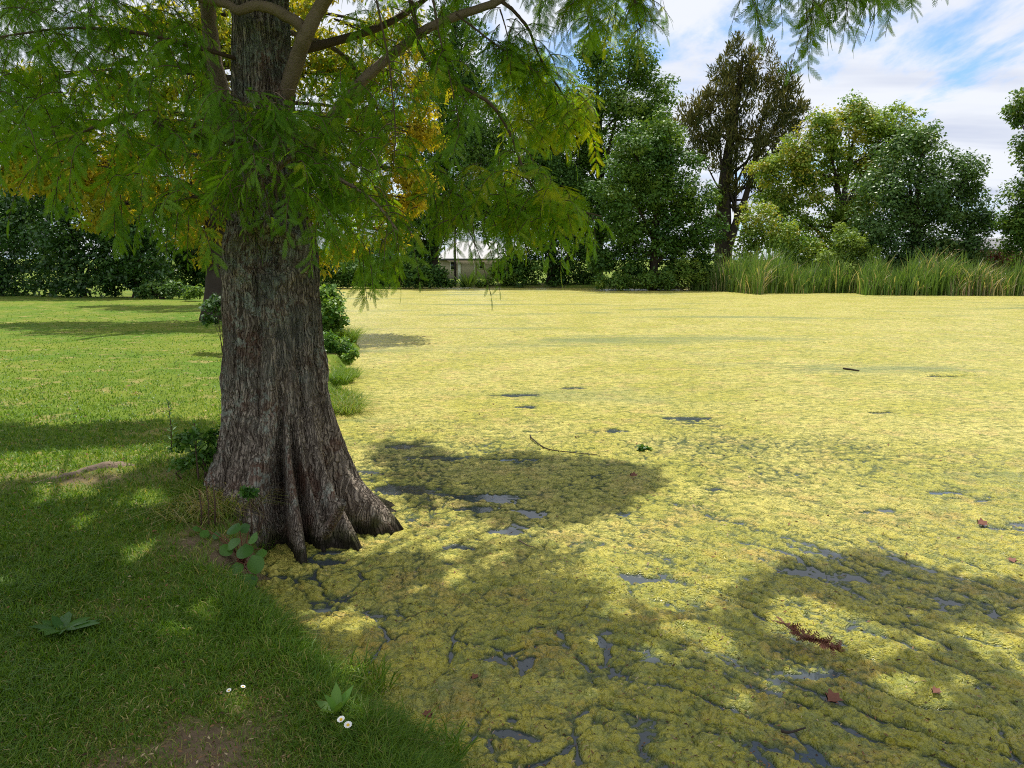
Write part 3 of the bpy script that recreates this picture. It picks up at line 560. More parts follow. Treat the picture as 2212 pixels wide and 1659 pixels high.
sw = .25 * vn3(cx_ * 2, sx_ * 2, Z * 1.6, 2) + .10 * vn3(cx_ * 6, sx_ * 6, Z * 4, 3)
def fib(k, kz, seed):
    an = PH + sw * .55
    return 1 - np.abs(vn3(np.cos(an) * k, np.sin(an) * k, Z * kz + 3, seed))
bark = .034 * (fib(6, 1.3, 4) - .6) + .030 * (fib(14, 2.2, 5) - .6) + .018 * (fib(34, 4.0, 6) - .6) + .005 * vn3(cx_ * 60, sx_ * 60, Z * 22, 7) + .012 * vn3(cx_ * 4, sx_ * 4, Z * 5, 9)
# old branch scar: a swollen lip round a shaded hollow, under the lowest foliage
sx = adiff(-2) / 42; sz = (Z - 2.02) / .20; rr_ = np.sqrt(sx ** 2 + sz ** 2)
bark = bark + .075 * np.exp(-((rr_ - 1.0) / .22) ** 2) * sstep(-1.3, .2, sz) - .07 * np.exp(-(rr_ / .62) ** 2)
sx = adiff(-8) / 16; sz = (Z - 2.75) / .12; bark = bark + .03 * np.exp(-((np.sqrt(sx ** 2 + sz ** 2) - 1) / .3) ** 2)
bark = bark * np.interp(Z, [2, 5, 15], [1, .55, .15]) + lob * np.interp(Z, [0, 3, 8], [1, .5, .2])
RR = np.maximum(rad_e - 1.25 * gro * (0.6 + .4 * sstep(.2, .9, rad_e)) + bark, 0.02)
f0 = -unit(np.array([TR[0], TR[1]])); rt = np.array([-f0[1], f0[0]])      # towards the camera, and the picture's right
lean_x = np.interp(Z, [0, 1.5, 4, 15], [0.02, -.02, .0, .1])
PX = TR[0] + RR * (np.cos(PH) * f0[0] + np.sin(PH) * rt[0]) + lean_x; PY = TR[1] + RR * (np.cos(PH) * f0[1] + np.sin(PH) * rt[1])
V = np.stack([PX, PY, Z], -1).reshape(-1, 3); n_, m_ = Z.shape; i = np.arange(n_ - 1)[:, None] * m_; j = np.arange(m_)[None]; j2 = (j + 1) % m_
Fq = np.stack([i + j, i + j2, i + m_ + j2, i + m_ + j], -1).reshape(-1, 4)
m, t = new_mat('fibrous_bark'); ps = t.pos()
st_ = t.scale(ps, (1, 1, .055)); vb_ = t.n('TexVoronoi', feature='DISTANCE_TO_EDGE', i_Scale=42.0); wn_ = t.n('TexNoise', i_Scale=7.0, i_Detail=5.0); t.l(ps, wn_.inputs['Vector']); ws_ = t.n('VectorMath', operation='SCALE', i_Scale=.11); t.l(wn_.outputs['Color'], ws_.inputs[0]); wq_ = t.n('VectorMath', operation='MULTIPLY'); wq_.inputs[1].default_value = (1, 1, .12); t.l(ws_.outputs[0], wq_.inputs[0]); wa_ = t.n('VectorMath', operation='ADD'); t.l(st_, wa_.inputs[0]); t.l(wq_.outputs[0], wa_.inputs[1]); t.l(wa_.outputs[0], vb_.inputs['Vector']); crk = t.ramp(vb_.outputs['Distance'], 0.0, .22); A = t.noise(wa_.outputs[0], 40, 6, .68, .5); B = t.noise(ps, 3.2, 4, .6); D = t.noise(ps, 16, 5, .7); E = t.noise(st_, 90, 4, .7)
col = t.mix(t.ramp(A, .34, .64), (.105, .078, .058), (.43, .355, .285)); col = t.mix(t.math('MULTIPLY', t.ramp(crk, .5, 0.0), .7), col, (.04, .027, .02))
col = t.mix(t.math('MULTIPLY', t.ramp(B, .52, .66), .55), col, (.15, .062, .038))
col = t.mix(t.math('MULTIPLY', t.ramp(E, .55, .75), .4), col, (.30, .25, .20))
lich = t.math('MULTIPLY', t.ramp(D, .50, .58), t.ramp(t.noise(ps, 1.7, 3), .42, .60))
sz_ = t.n('SeparateXYZ'); t.l(ps, sz_.inputs[0])
col = t.mix(t.math('MULTIPLY', lich, .8), col, (.36, .39, .33))
col = t.mix(t.math('MULTIPLY', t.ramp(t.noise(ps, 5, 4), .44, .6), t.math('MULTIPLY', t.ramp(sz_.outputs[2], .8, 1.5), .5)), col, (.13, .15, .13))
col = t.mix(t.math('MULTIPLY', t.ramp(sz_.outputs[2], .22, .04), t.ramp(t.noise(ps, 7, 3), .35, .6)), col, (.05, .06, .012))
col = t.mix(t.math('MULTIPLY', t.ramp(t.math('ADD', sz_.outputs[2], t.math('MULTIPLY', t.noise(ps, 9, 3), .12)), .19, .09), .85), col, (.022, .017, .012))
p = t.n('BsdfPrincipled', i_Roughness=.9); t.l(col, p.inputs['Base Color']); p.inputs['Specular IOR Level'].default_value = .15
bp = t.n('Bump', i_Strength=1.0, i_Distance=.016); t.l(t.math('ADD', t.math('ADD', A, crk), t.math('MULTIPLY', E, .6)), bp.inputs['Height']); t.l(bp.outputs[0], p.inputs['Normal']); out(t, p.outputs[0]); M['bark'] = m
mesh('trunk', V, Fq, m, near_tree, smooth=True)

# stub on a root, and the long root that runs out under the lawn
mb = MB(); a = at(704, 1148, 4.60); e = at(737, 1088, 4.40); cs_ = spline([a + [-.02, .06, -.03], a, (a + e) / 2 + [.010, 0, -.004], e, e + [.004, -.004, .012]], 20); mb.tube(cs_, np.r_[np.linspace(.045, .036, 8), np.linspace(.033, .030, 10), .024, .010] + rng.normal(0, .0022, 20), 12)
mb.build('root_stub', M['bark'], near_tree, True)
mb = MB(); g_ = gnd(np.array([430, 330, 240, 150, 40, -80]), np.array([985, 1000, 1003, 1018, 1040, 1075]), .42); g_[:, 2] = terrain(g_[:, 0], g_[:, 1]) + np.array([-.09, -.07, -.035, -.04, -.07, -.12])
V_ = spline(g_, 40); mb.tube(V_, np.interp(np.linspace(0, 1, 40), [0, .3, .42, .6, 1], [.09, .06, .075, .06, .06]) + rng.normal(0, .004, 40), 12); mb.build('surface_root', M['limb_bark'], near_tree, True)

limb_defs = [   # (u, v, distance) way points, start radius, end radius, material
    ([(600, 230, 5.35), (640, 120, 5.18), (655, 62, 5.05), (605, 24, 4.98), (560, 12, 4.95), (520, 24, 4.95), (492, 8, 4.95), (440, -4, 4.9), (360, -40, 4.8)], .045, .020, 'limb_bark'),
    ([(605, 240, 5.35), (640, 130, 5.15), (662, 70, 5.03), (690, 20, 5.0), (730, -40, 4.9), (800, -160, 4.9)], .058, .035, 'limb_bark'),
    ([(600, 400, 5.4), (680, 300, 5.3), (770, 190, 5.2), (860, 112, 5.15), (930, 62, 5.1), (1000, 34, 5.1), (1080, 6, 5.1), (1130, -40, 5.2)], .042, .022, 'limb_bark'),
    ([(600, 120, 5.5), (760, 80, 5.6), (860, 40, 5.7), (960, -30, 5.8)], .035, .018, 'twig'),
    ([(560, 330, 5.5), (500, 260, 5.8), (470, 170, 6.0), (452, 70, 6.1), (445, -60, 6.1)], .075, .055, 'limb_bark'),
    ([(870, -60, 5.3), (895, 40, 5.1), (905, 100, 4.95), (950, 160, 4.85), (1000, 188, 4.8), (1060, 225, 4.8), (1100, 280, 4.8), (1125, 345, 4.8), (1150, 400, 4.8), (1180, 432, 4.8), (1240, 455, 4.8), (1300, 468, 4.8)], .017, .004, 'twig'),
    ([(1085, 4, 5.1), (1110, 25, 5.1), (1140, 60, 5.1), (1165, 120, 5.2), (1200, 180, 5.3), (1250, 260, 5.4)], .014, .004, 'twig'),
    ([(985, 30, 5.0), (1050, 80, 5.0), (1110, 120, 5.0), (1160, 155, 5.1)], .008, .003, 'twig'),
    ([(1080, 20, 5.0), (1095, 70, 5.0), (1110, 130, 5.0)], .006, .002, 'twig'),
    ([(930, -30, 4.6), (945, 60, 4.6), (965, 140, 4.6), (985, 240, 4.6), (990, 300, 4.6)], .007, .003, 'twig'),
    ([(810, -20, 4.5), (830, 80, 4.5), (845, 180, 4.5), (855, 300, 4.5), (850, 360, 4.5)], .007, .003, 'twig'),
    ([(560, 340, 5.3), (470, 300, 5.0), (380, 290, 4.8), (300, 250, 4.7), (220, 270, 4.6), (150, 300, 4.6)], .022, .006, 'twig'),
    ([(560, 140, 5.4), (420, 100, 5.0), (300, 70, 4.8), (150, 60, 4.6), (0, 80, 4.5)], .016, .005, 'twig'),
    ([(580, 380, 5.2), (640, 340, 4.8), (720, 380, 4.5), (800, 430, 4.4), (860, 500, 4.3)], .02, .005, 'limb_bark'),
    ([(575, 430, 5.2), (520, 400, 4.8), (430, 420, 4.6), (340, 440, 4.5)], .016, .005, 'twig'),
    ([(850, -300, 5.4), (1150, -260, 5.0), (1350, -140, 5.0), (1370, -20, 5.0), (1385, 60, 5.0)], .03, .005, 'twig'),
    ([(850, -320, 5.2), (1300, -330, 4.6), (1700, -200, 4.3), (1850, -80, 4.2), (1960, -10, 4.2)], .03, .005, 'twig'),
    ([(600, 60, 5.5), (740, 120, 5.8), (830, 260, 6.0), (900, 330, 6.0)], .02, .006, 'limb_bark'),
    ([(690, 330, 5.4), (735, 250, 5.7), (790, 190, 6.0)], .03, .02, 'limb_bark'),
]
for P, ra, rb, mt in limb_defs:
    P = np.array(P, float); W_ = at(P[:, 0], P[:, 1], P[:, 2]); k = max(24, len(P) * 8)
    c = spline(W_, k); c[2:-1] += np.cumsum(rng.normal(0, .0012, (k - 3, 3)), 0)
    mb = MB(); mb.tube(c, np.linspace(ra, rb, k) * (1 + rng.normal(0, .03, k)), 9 if ra > .02 else 6); mb.build('branch', M[mt], near_tree, True)

# feathery sprays: a midrib with two rows of flat needles
def spray_template(k, wid, nw):
    T = []; Fq = []
    for i in range(k):
        x = (i + .5) / k; dz = -.16 * x * x
        for sg_i, sg in enumerate((1, -1)):
            w = wid * math.sin(math.pi * (0.10 + .82 * x)) ** .6 * (1 + .12 * math.sin(i * 2.3 + sg_i))
            n0 = len(T); T += [(x - nw, 0, dz), (x + nw, 0, dz), (x + .10 + nw * .6, sg * w * .8, dz - .03), (x + .12, sg * w, dz - .045), (x + .08 - nw * .6, sg * w * .7, dz - .02)]
            Fq.append((n0, n0 + 1, n0 + 2, n0 + 3, n0 + 4) if sg > 0 else (n0 + 4, n0 + 3, n0 + 2, n0 + 1, n0))
    return np.array(T, float), np.array(Fq)
SPR, SPF = spray_template(17, .165, .0195)
SPC, SPCF = spray_template(5, .26, .085)
def twigs(O, length, droop, rs, nper=13, L0=.098, tone=None, dirs=None, tmpl=(SPR, SPF)):
    """grow a drooping twig with alternate sprays from every origin; returns leaf V, F, tone and twig paths"""
    n = len(O); az_ = rs.uniform(0, 2 * math.pi, n)
    D0 = np.stack([np.cos(az_), np.sin(az_), rs.uniform(-.5, .35, n)], 1) if dirs is None else unit(dirs)
    D0 = unit(D0); tt = np.linspace(0.0, 1, nper)
    g = np.array([0, 0, -1.0]); Ls = length[:, None, None]
    P = O[:, None] + D0[:, None] * Ls * (tt - .25 * tt ** 2)[None, :, None] + g * Ls * (droop[:, None, None] * (tt ** 2)[None, :, None])
    T = unit(np.gradient(P, axis=1)); side = unit(np.cross(T, np.array([0, 0, 1.0]) + rs.normal(0, .25, (n, 1, 3))))
    sg = np.where(np.arange(nper) % 2 == 0, 1.0, -1.0)[None, :, None]
    D = unit(T * .55 + side * sg * .8 + g * .35 + rs.normal(0, .28, P.shape)); D[:, -1] = T[:, -1]
    N = unit(np.cross(T, side) * np.sign(np.cross(T, side)[..., 2:3] + 1e-6) + rs.normal(0, .35, P.shape))
    L = L0 * rs.uniform(.6, 1.4, (n, nper)) * rs.uniform(.75, 1.25, (n, 1)) * (1 - .35 * np.abs(tt - .4))[None]
    tw = np.full(n, .4) if tone is None else tone
    tn = np.clip(tw[:, None] + rs.normal(0, .12, (n, nper)), 0, 1)
    ok = ~lets_sun_through((P + D * L[..., None] * .5).reshape(-1, 3))
    V, Fq = place(tmpl[0], tmpl[1], P.reshape(-1, 3)[ok], D.reshape(-1, 3)[ok], N.reshape(-1, 3)[ok], L.ravel()[ok])
    return V, Fq, np.repeat(tn.ravel()[ok], len(tmpl[0])), P
rs = np.random.default_rng(77)
def poly_pts(poly, n, d0, d1):
    P = np.array(poly, float); out_ = np.zeros((0, 2))
    while len(out_) < n:
        q = rs.uniform(P.min(0), P.max(0), (n * 3, 2)); out_ = np.vstack([out_, q[inpoly(q[:, 0], q[:, 1], P)]])
    return at(out_[:n, 0], out_[:n, 1], rs.uniform(d0, d1, n)), out_[:n]
LV, LF, LT, TP = [], [], [], []; ln = 0
def grow(O, length, droop, tone, **kw):
    global ln
    V, Fq, tn, P = twigs(O, length, droop, rs, tone=tone, **kw)
    LV.append(V); LF.append(Fq + ln); ln += len(V); LT.append(tn); TP.extend(list(P))
shade_polys = [
    [(-600, 1060), (0, 1060), (120, 1040), (250, 1045), (420, 1000), (560, 1060), (640, 1200), (560, 1260), (800, 1250), (1000, 1660), (1000, 2300), (-900, 2300)],
    [(990, 1040), (1040, 985), (1150, 975), (1300, 1000), (1430, 1010), (1400, 1060), (1330, 1110), (1200, 1130), (1060, 1130), (1000, 1090)],
    [(800, 960), (900, 955), (1000, 1010), (900, 1100), (840, 1040)],
    [(760, 1215), (900, 1205), (1010, 1250), (1180, 1255), (1300, 1330), (1420, 1330), (1500, 1420), (1600, 1450), (1560, 1360), (1640, 1260), (1800, 1210), (1960, 1215), (2050, 1260), (2300, 1290), (2700, 1400), (2700, 2300), (700, 2300)],
    [(-300, 920), (120, 925), (380, 895), (470, 900), (440, 940), (200, 960), (-100, 990)],
]
holes = [[(60, 1062), (190, 1045), (200, 1075), (70, 1095)], [(230, 1085), (340, 1065), (350, 1090), (240, 1112)], [(260, 1165), (400, 1140), (410, 1175), (280, 1200)], [(-40, 1235), (60, 1222), (60, 1250), (-40, 1262)], [(150, 1120), (230, 1110), (230, 1130), (150, 1140)], [(290, 1270), (470, 1265), (480, 1300), (440, 1340), (300, 1330)], [(1660, 1300), (1760, 1290), (1920, 1360), (1880, 1420), (1790, 1400), (1680, 1360)], [(1430, 1330), (1560, 1370), (1540, 1400), (1440, 1370)], [(2060, 1350), (2212, 1380), (2212, 1440), (2120, 1420)],
    [(1700, 1420), (1800, 1450), (1780, 1480), (1690, 1450)], [(1900, 1450), (1990, 1460), (1980, 1510), (1900, 1490)], [(2040, 1440), (2130, 1470), (2120, 1500), (2050, 1480)], [(640, 1310), (740, 1300), (830, 1340), (760, 1370), (650, 1370)], [(690, 1440), (790, 1470), (800, 1540), (720, 1530)], [(2140, 1520), (2212, 1540), (2212, 1600)], [(960, 1230), (1010, 1240), (1000, 1270), (950, 1260)], [(1380, 1180), (1600, 1230), (1500, 1320), (1350, 1260)], [(1560, 1490), (1640, 1500), (1620, 1540), (1560, 1530)], [(480, 1440), (540, 1440), (540, 1480), (480, 1480)]]
groups_ = [  # polygon (twig starts), number, near and far distance, length, tone (sunlit clumps painted paler)
    ([(-120, -150), (430, -150), (440, 130), (500, 230), (480, 280), (330, 290), (200, 270), (100, 250), (0, 210), (-120, 200)], 350, 4.3, 6.6, .32, .35),
    ([(-120, 200), (480, 260), (500, 400), (470, 430), (420, 450), (330, 400), (200, 370), (120, 340), (0, 320), (-120, 300)], 85, 4.0, 5.6, .30, .4),
    ([(470, 190), (690, 190), (700, 300), (690, 430), (640, 430), (560, 400), (480, 420)], 120, 4.0, 4.75, .24, .30),
    ([(670, 150), (860, 90), (880, 250), (860, 360), (850, 470), (820, 510), (740, 480), (690, 440), (660, 340)], 135, 4.2, 6.4, .28, .45),
    ([(760, -150), (1080, -150), (1020, 20), (940, 120), (760, 120)], 70, 4.6, 6.4, .28, .45),
    ([(900, 350), (1160, 350), (1270, 440), (1240, 470), (1080, 490), (1030, 520), (900, 450)], 72, 4.6, 5.2, .24, .62),
    ([(1090, 90), (1170, 90), (1280, 220), (1260, 270), (1150, 300), (1090, 220)], 90, 5.2, 6.4, .26, .72),
    ([(1210, -150), (1400, -150), (1390, 0), (1340, 60), (1270, 50), (1230, -20)], 70, 4.8, 5.8, .24, .62),
    ([(1630, -160), (1990, -160), (1960, -50), (1800, -10), (1740, 0), (1650, -30)], 42, 4.0, 4.5, .22, .48),
]
_hr = np.random.default_rng(17)
for k in range(30):
    u_, v_ = _hr.uniform(1560, 2330), _hr.uniform(1290, 1690); a_ = np.linspace(0, 6.28, 8)[:-1]; w_ = _hr.uniform(16, 50); h_ = w_ * _hr.uniform(.3, .55); t_ = .45
    holes.append([(u_ + w_ * math.cos(q) * math.cos(t_) - h_ * math.sin(q) * math.sin(t_), v_ + w_ * math.cos(q) * math.sin(t_) + h_ * math.sin(q) * math.cos(t_)) for q in a_])
for k in range(9):
    u_, v_ = _hr.uniform(760, 1500), _hr.uniform(1270, 1420); w_ = _hr.uniform(14, 36); holes.append([(u_ + w_ * math.cos(q), v_ + w_ * .45 * math.sin(q)) for q in np.linspace(0, 6.28, 8)[:-1]])
holes = [[(np.mean([q[0] for q in H_]) + (q[0] - np.mean([w[0] for w in H_])) * 1.12, np.mean([q[1] for q in H_]) + (q[1] - np.mean([w[1] for w in H_])) * 1.15) for q in H_] for H_ in holes]
FILTER = [True]
def lets_sun_through(P):
    """sprays that would shade the sun flecks are left off"""
    if not FILTER[0]: return np.zeros(len(P), bool)
    g0 = P - SDIR * ((P[:, 2] - .2) / SDIR[2])[:, None]; g0[:, 2] = np.where(shore_sd(g0[:, 0], g0[:, 1]) > 0, .36, .02)
    g0 = P - SDIR * ((P[:, 2] - g0[:, 2]) / SDIR[2])[:, None]; u_, v_ = proj(g0); k_ = np.zeros(len(P), bool)
    for H_ in holes: k_ |= inpoly(u_, v_, H_)
    return k_
for poly, n, d0, d1, ll, tb in groups_:
    n = int(n * 1.28)
    O, _ = poly_pts(poly, n, d0, d1)
    grow(O, ll * rs.uniform(.6, 1.35, n), rs.uniform(.35, .95, n), np.clip(rs.normal(tb, .13, n), 0, 1))
# hanging tips seen one by one
FILTER[0] = False
for (u, v, Y, ll, k) in [(1035, 480, 4.7, .40, 3), (1075, 470, 4.9, .32, 3), (1205, 440, 4.8, .34, 3), (1225, 455, 4.8, .30, 2), (1275, 465, 4.8, .26, 3), (1110, 420, 4.8, .28, 3), (865, 480, 4.5, .34, 4), (830, 500, 4.4, .30, 3), (780, 520, 4.4, .26, 4), (930, 420, 4.8, .30, 3), (965, 420, 4.8, .30, 2), (690, 470, 4.3, .24, 4),
        (1640, -30, 4.2, .26, 3), (1760, -20, 4.2, .30, 4), (1820, -40, 4.2, .26, 3), (1900, -60, 4.2, .22, 3), (1190, -20, 4.9, .16, 2), (1245, -10, 4.9, .22, 2), (250, 430, 4.4, .22, 4), (330, 450, 4.4, .20, 4), (420, 470, 4.4, .24, 4), (150, 400, 4.4, .22, 4)]:
    O = np.repeat(at(u, v, Y)[None], k, 0) + rs.normal(0, .035, (k, 3))
    dr = np.stack([rs.normal(.1, .25, k), rs.normal(0, .2, k), np.full(k, -.9)], 1)
    grow(O, ll * rs.uniform(.8, 1.15, k), np.full(k, .3), np.clip(rs.normal(.45, .1, k), 0, 1), dirs=dr)
FILTER[0] = True
# along the drooping branches
for bi in (2, 5, 6, 7, 8, 9, 10, 11, 12, 13, 14, 15, 16, 17):
    P = np.array(limb_defs[bi][0], float); c = spline(at(P[:, 0], P[:, 1], P[:, 2]), 40)[12:]
    k = 16; O = c[rs.integers(0, len(c), k)] + rs.normal(0, .02, (k, 3)); grow(O, rs.uniform(.14, .30, k), rs.uniform(.4, 1.0, k), np.clip(rs.normal(.45, .12, k), 0, 1))
mesh('foliage', np.concatenate(LV), np.concatenate(LF), M['near_leaf'], near_tree, np.concatenate(LT))
mb = MB()
for P in TP[::1]: mb.tube(P[::2], np.linspace(.0036, .0014, len(P[::2])), 3)
mb.build('twigs', M['twig'], near_tree)

# the upper crown above the picture: unseen sprays laid out so their dappled shade falls on lawn and water
n = 160000
gxy = np.stack([rs.uniform(-7, 5.5, n), rs.uniform(0.2, 9.5, n)], 1); gz0 = np.where(shore_sd(gxy[:, 0], gxy[:, 1]) > 0, .38, 0.02)
pu, pv = proj(np.c_[gxy, gz0]); inside = np.zeros(n, bool)
for P in shade_polys: inside |= inpoly(pu, pv, P)
for P in holes: inside &= ~inpoly(pu, pv, P)
behind = gxy[:, 1] < 1.2
inside &= ~behind
gxy = gxy[inside]; gz0 = gz0[inside]
h = rs.uniform(4.2, 8.6, len(gxy)); P0 = np.c_[gxy, gz0] + SDIR * ((h - gz0) / SDIR[2])[:, None]
pu, pv = proj(P0); hidden = (pv < -130) | (P0[:, 1] < .4)
thin = inpoly(*proj(np.c_[gxy, gz0]), [(900, 1170), (1340, 1170), (1650, 1330), (1720, 1560), (1000, 1560)]) & (rs.uniform(0, 1, len(P0)) < .62)
P0 = P0[hidden & ~thin & (np.hypot(P0[:, 0] - TR[0], P0[:, 1] - TR[1]) < 8.5)][:9500]
n = len(P0)
V, Fq, tn, P = twigs(P0, rs.uniform(.14, .24, n), rs.uniform(.2, .6, n), rs, nper=5, L0=.15, tone=np.clip(rs.normal(.4, .12, n), 0, 1), tmpl=(SPC, SPCF))
mesh('upper_foliage', V, Fq, M['near_leaf'], near_tree, tn)
mb = MB()
for k in range(60):
    e = P0[rs.integers(0, n)]; zc = max(4.4, e[2] - rs.uniform(.2, 1.2)); a = np.array([TR[0], TR[1], zc])
    c = spline([a, (a + e) / 2 + [0, 0, rs.uniform(.1, .5)], e], 14)
    if lets_sun_through(c[2:]).sum() < 2: mb.tube(c, np.linspace(.045, .008, 14), 6)
mb.build('upper_branches', M['limb_bark'], near_tree, True)

# ------------------------------------------------------------------ house and other buildings across the pond
def quad_house():
    Y = 92.0; p0 = at(1090, 690, Y); x0 = at(950, 640, Y)[0]; x1 = at(1100, 640, Y)[0]
    root = thing('house', (at(1070, 640, Y)[0], Y, 0.3), 'small pale brick house with a white roof seen under the drooping branch', 'house')
    wall = plain('pale_brick', (.42, .36, .28), .9, .2, 9); white = plain('white_paint', (.75, .74, .70), .6, .05, 2); dark = plain('dark_eave', (.06, .06, .065), .7, .1, 2); roofm = plain('pale_roof', (.36, .355, .36), .6, .08, 1.5); glass = plain('window_glass', (.02, .025, .03), .08, .05, 1, 0, .6)
    ez = at(1080, 559, Y)[2]; rz = at(1040, 536, Y + 4)[2]
    mb = MB(); mb.box((x0, Y, .3), (x1, Y + 8, ez)); mb.build('wall', wall, root)
    mb = MB(); o = .6; V = [(x0 - o, Y - o, ez), (x1 + o, Y - o, ez), (x1 - 2, Y + 4, rz + .9), (x0 + 2, Y + 4, rz + .9), (x0 - o, Y + 8 + o, ez), (x1 + o, Y + 8 + o, ez)]
    mb.add(V, [(0, 1, 2, 3), (5, 4, 3, 2)]); mb.add([V[0], V[3], V[4]], [(0, 1, 2)]); mb.add([V[1], V[5], V[2]], [(0, 1, 2)]); rf = mb.build('roof', roofm, root)
    mb = MB(); mb.box((x0 - o, Y - o - .12, ez - .22), (x1 + o, Y - o - .003, ez + .03)); g = mb.build('gutter', dark, rf)
    def opening(name, ua, ub, va, vb, pane):
        a = at(ua, vb, Y); c = at(ub, va, Y); mb = MB(); e = .09
        mb.box((a[0] - e, Y - .08, a[2] - e), (c[0] + e, Y - .003, c[2] + e)); f = mb.build(name, white, root)
        mb = MB(); mb.box((a[0], Y - .1, a[2]), (c[0], Y - .083, c[2])); mb.build(pane, glass, f)
    opening('window', 1036, 1046, 567, 580, 'pane'); opening('window', 974, 984, 566, 582, 'pane'); opening('window', 1064, 1074, 567, 580, 'pane')
    a = at(990, 610, Y); c = at(996, 566, Y); mb = MB(); mb.box((a[0], Y - .09, .3), (c[0], Y - .003, c[2])); mb.build('door', white, root)
    a = at(1025, 600, Y); mb = MB(); mb.tube([(a[0], Y - .06, .3), (a[0], Y - .06, ez - .1)], .05, 8); mb.build('downpipe', white, root)
quad_house()
Y = 68; a = at(984, 640, Y); tb_ = at(984, 470, Y); mb = MB(); mb.tube([(a[0], Y, .2), (a[0], Y, 3), (a[0] + .03, Y, tb_[2])], [.11, .1, .07], 10)
po = thing('pole', (a[0], Y, .2), 'slim brown wooden pole standing in front of the pale house', 'pole'); mb.build('post', M['dark_bark'], po, True)
mb = MB(); mb.box((a[0] - .5, Y - .16, tb_[2] - .7), (a[0] + .5, Y - .09, tb_[2] - .58)); mb.build('crossarm', M['dark_bark'], po)

# shed and dry fronds at the right, behind the reeds
Y = 64; x0 = at(2085, 600, Y)[0]; x1 = at(2330, 600, Y)[0]; zt = at(2200, 538, Y)[2]
sh = thing('shed', ((x0 + x1) / 2, Y, .3), 'low beige building behind the reeds at the right edge', 'building')
mb = MB(); mb.box((x0, Y, .3), (x1, Y + 5, zt)); mb.build('wall', plain('beige_wall', (.50, .37, .27), .9, .12, 2), sh)
mb = MB(); mb.add([(x0 - .4, Y - .5, zt), (x1 + .4, Y - .5, zt), (x1 + .4, Y + 2.5, zt + 1.0), (x0 - .4, Y + 2.5, zt + 1.0), (x0 - .4, Y + 5.5, zt), (x1 + .4, Y + 5.5, zt)], [(0, 1, 2, 3), (3, 2, 5, 4)]); mb.box((x0 - .4, Y - .56, zt - .18), (x1 + .4, Y - .503, zt + .02)); mb.build('roof', plain('grey_roof', (.16, .16, .17), .7, .1, 2), sh)
rs = np.random.default_rng(9)
o = at(2150, 560, 60); dpal = thing('palm', (o[0], 60, .2), 'small palm with hanging brown dead fronds beside the beige building', 'palm')
k = 700; O = np.c_[o[0] + rs.uniform(-2.0, 2.0, k), 60 + rs.uniform(-.8, .8, k), rs.uniform(at(2150, 545, 60)[2] - .5, at(2150, 536, 60)[2], k)]
Dd = np.c_[rs.normal(0, .25, k), rs.normal(0, .25, k), -np.ones(k)]; V, Fq = place(QUAD, QF, O, Dd, rs.normal(size=(k, 3)) + [0, -1, 0], rs.uniform(.7, 1.5, k), np.full(k, .09))
mesh('dead_fronds', V, Fq, M['dead'], dpal, rs.uniform(0, 1, len(V)))
k = 120; O = np.c_[np.full(k, o[0] + 1.9), np.full(k, 60.), np.full(k, 1.6)] + rs.normal(0, .1, (k, 3)); V, Fq = place(QUAD, QF, O, np.c_[rs.normal(.0, .6, k), rs.normal(-.2, .5, k), rs.uniform(.2, 1, k)], rs.normal(size=(k, 3)), rs.uniform(.8, 1.5, k), np.full(k, .08))
mesh('green_fronds', V, Fq, M['blue_leaf'], dpal, rs.uniform(0, .6, len(V)))
mb = MB(); mb.tube([(o[0], 60, .1), (o[0], 60, 2.2)], .22, 10); mb.build('trunk', M['dark_bark'], dpal, True)
# flax clump before the house
rs = np.random.default_rng(12); o = gnd(1030, 618, .3); k = 90; az_ = rs.uniform(0, 2 * math.pi, k); oo = at(1012, 615, 63.5)
fx = thing('flax', (oo[0], 63.5, .1), 'spiky flax clump on the far bank below the house', 'plant')
D = np.c_[np.cos(az_) * .6, np.sin(az_) * .6, rs.uniform(.5, 1.2, k)]; V, Fq = place(QUAD, QF, np.tile([oo[0], 63.5, .15], (k, 1)) + rs.normal(0, .15, (k, 3)) * [1, 1, .1], D, rs.normal(size=(k, 3)), rs.uniform(1.0, 1.9, k), np.full(k, .11)); mesh('leaves', V, Fq, M['reed'], fx, rs.uniform(.2, .75, len(V)))

# ------------------------------------------------------------------ plants on the near bank
def leaf_cloud(name, label, cat, lobes, Y, size, mat, seed, group=None, dens=1.2, tb=0.0, stems=8, aspect=.7, **kw):
    c0 = np.mean([at(l[0], l[1], Y) for l in lobes], 0); zb = float(terrain(c0[0:1], c0[1:2])[0])
    root = thing(name, (c0[0], c0[1], max(zb, 0) - .02), label, cat, group)
    V, Fq, tn, cent = crown(lobes, Y, size, aspect=aspect, seed=seed, dens=dens, tone_b=tb, nclump=16, **kw); mesh('leaves', V, Fq, M[mat], root, tn)
    mb = MB(); r2 = np.random.default_rng(seed)
    for k in range(stems):
        c, r = cent[k % len(cent)]; e = c + unit(r2.normal(size=3)) * r * .7; b_ = ORIG[root] + np.array([r2.normal(0, .05), r2.normal(0, .05), 0]); mb.tube(spline([b_, (b_ + e) / 2 + r2.normal(0, .03, 3), e], 7), np.linspace(.008, .003, 7), 4)
    if stems: mb.build('stems', M['twig'], root)
    return root
BK = 'plants on the bank behind the trunk'
leaf_cloud('bank_bush', 'round leaved green bush just behind the right side of the near trunk', 'bush', [(700, 635, 32), (716, 665, 34, 1, .1), (732, 690, 22), (712, 705, 32), (725, 655, 20, 1, .2), (690, 690, 40), (705, 730, 30)], 16.5, .10, 'weed', 401, BK, dens=1.3, tb=.25, stems=5)
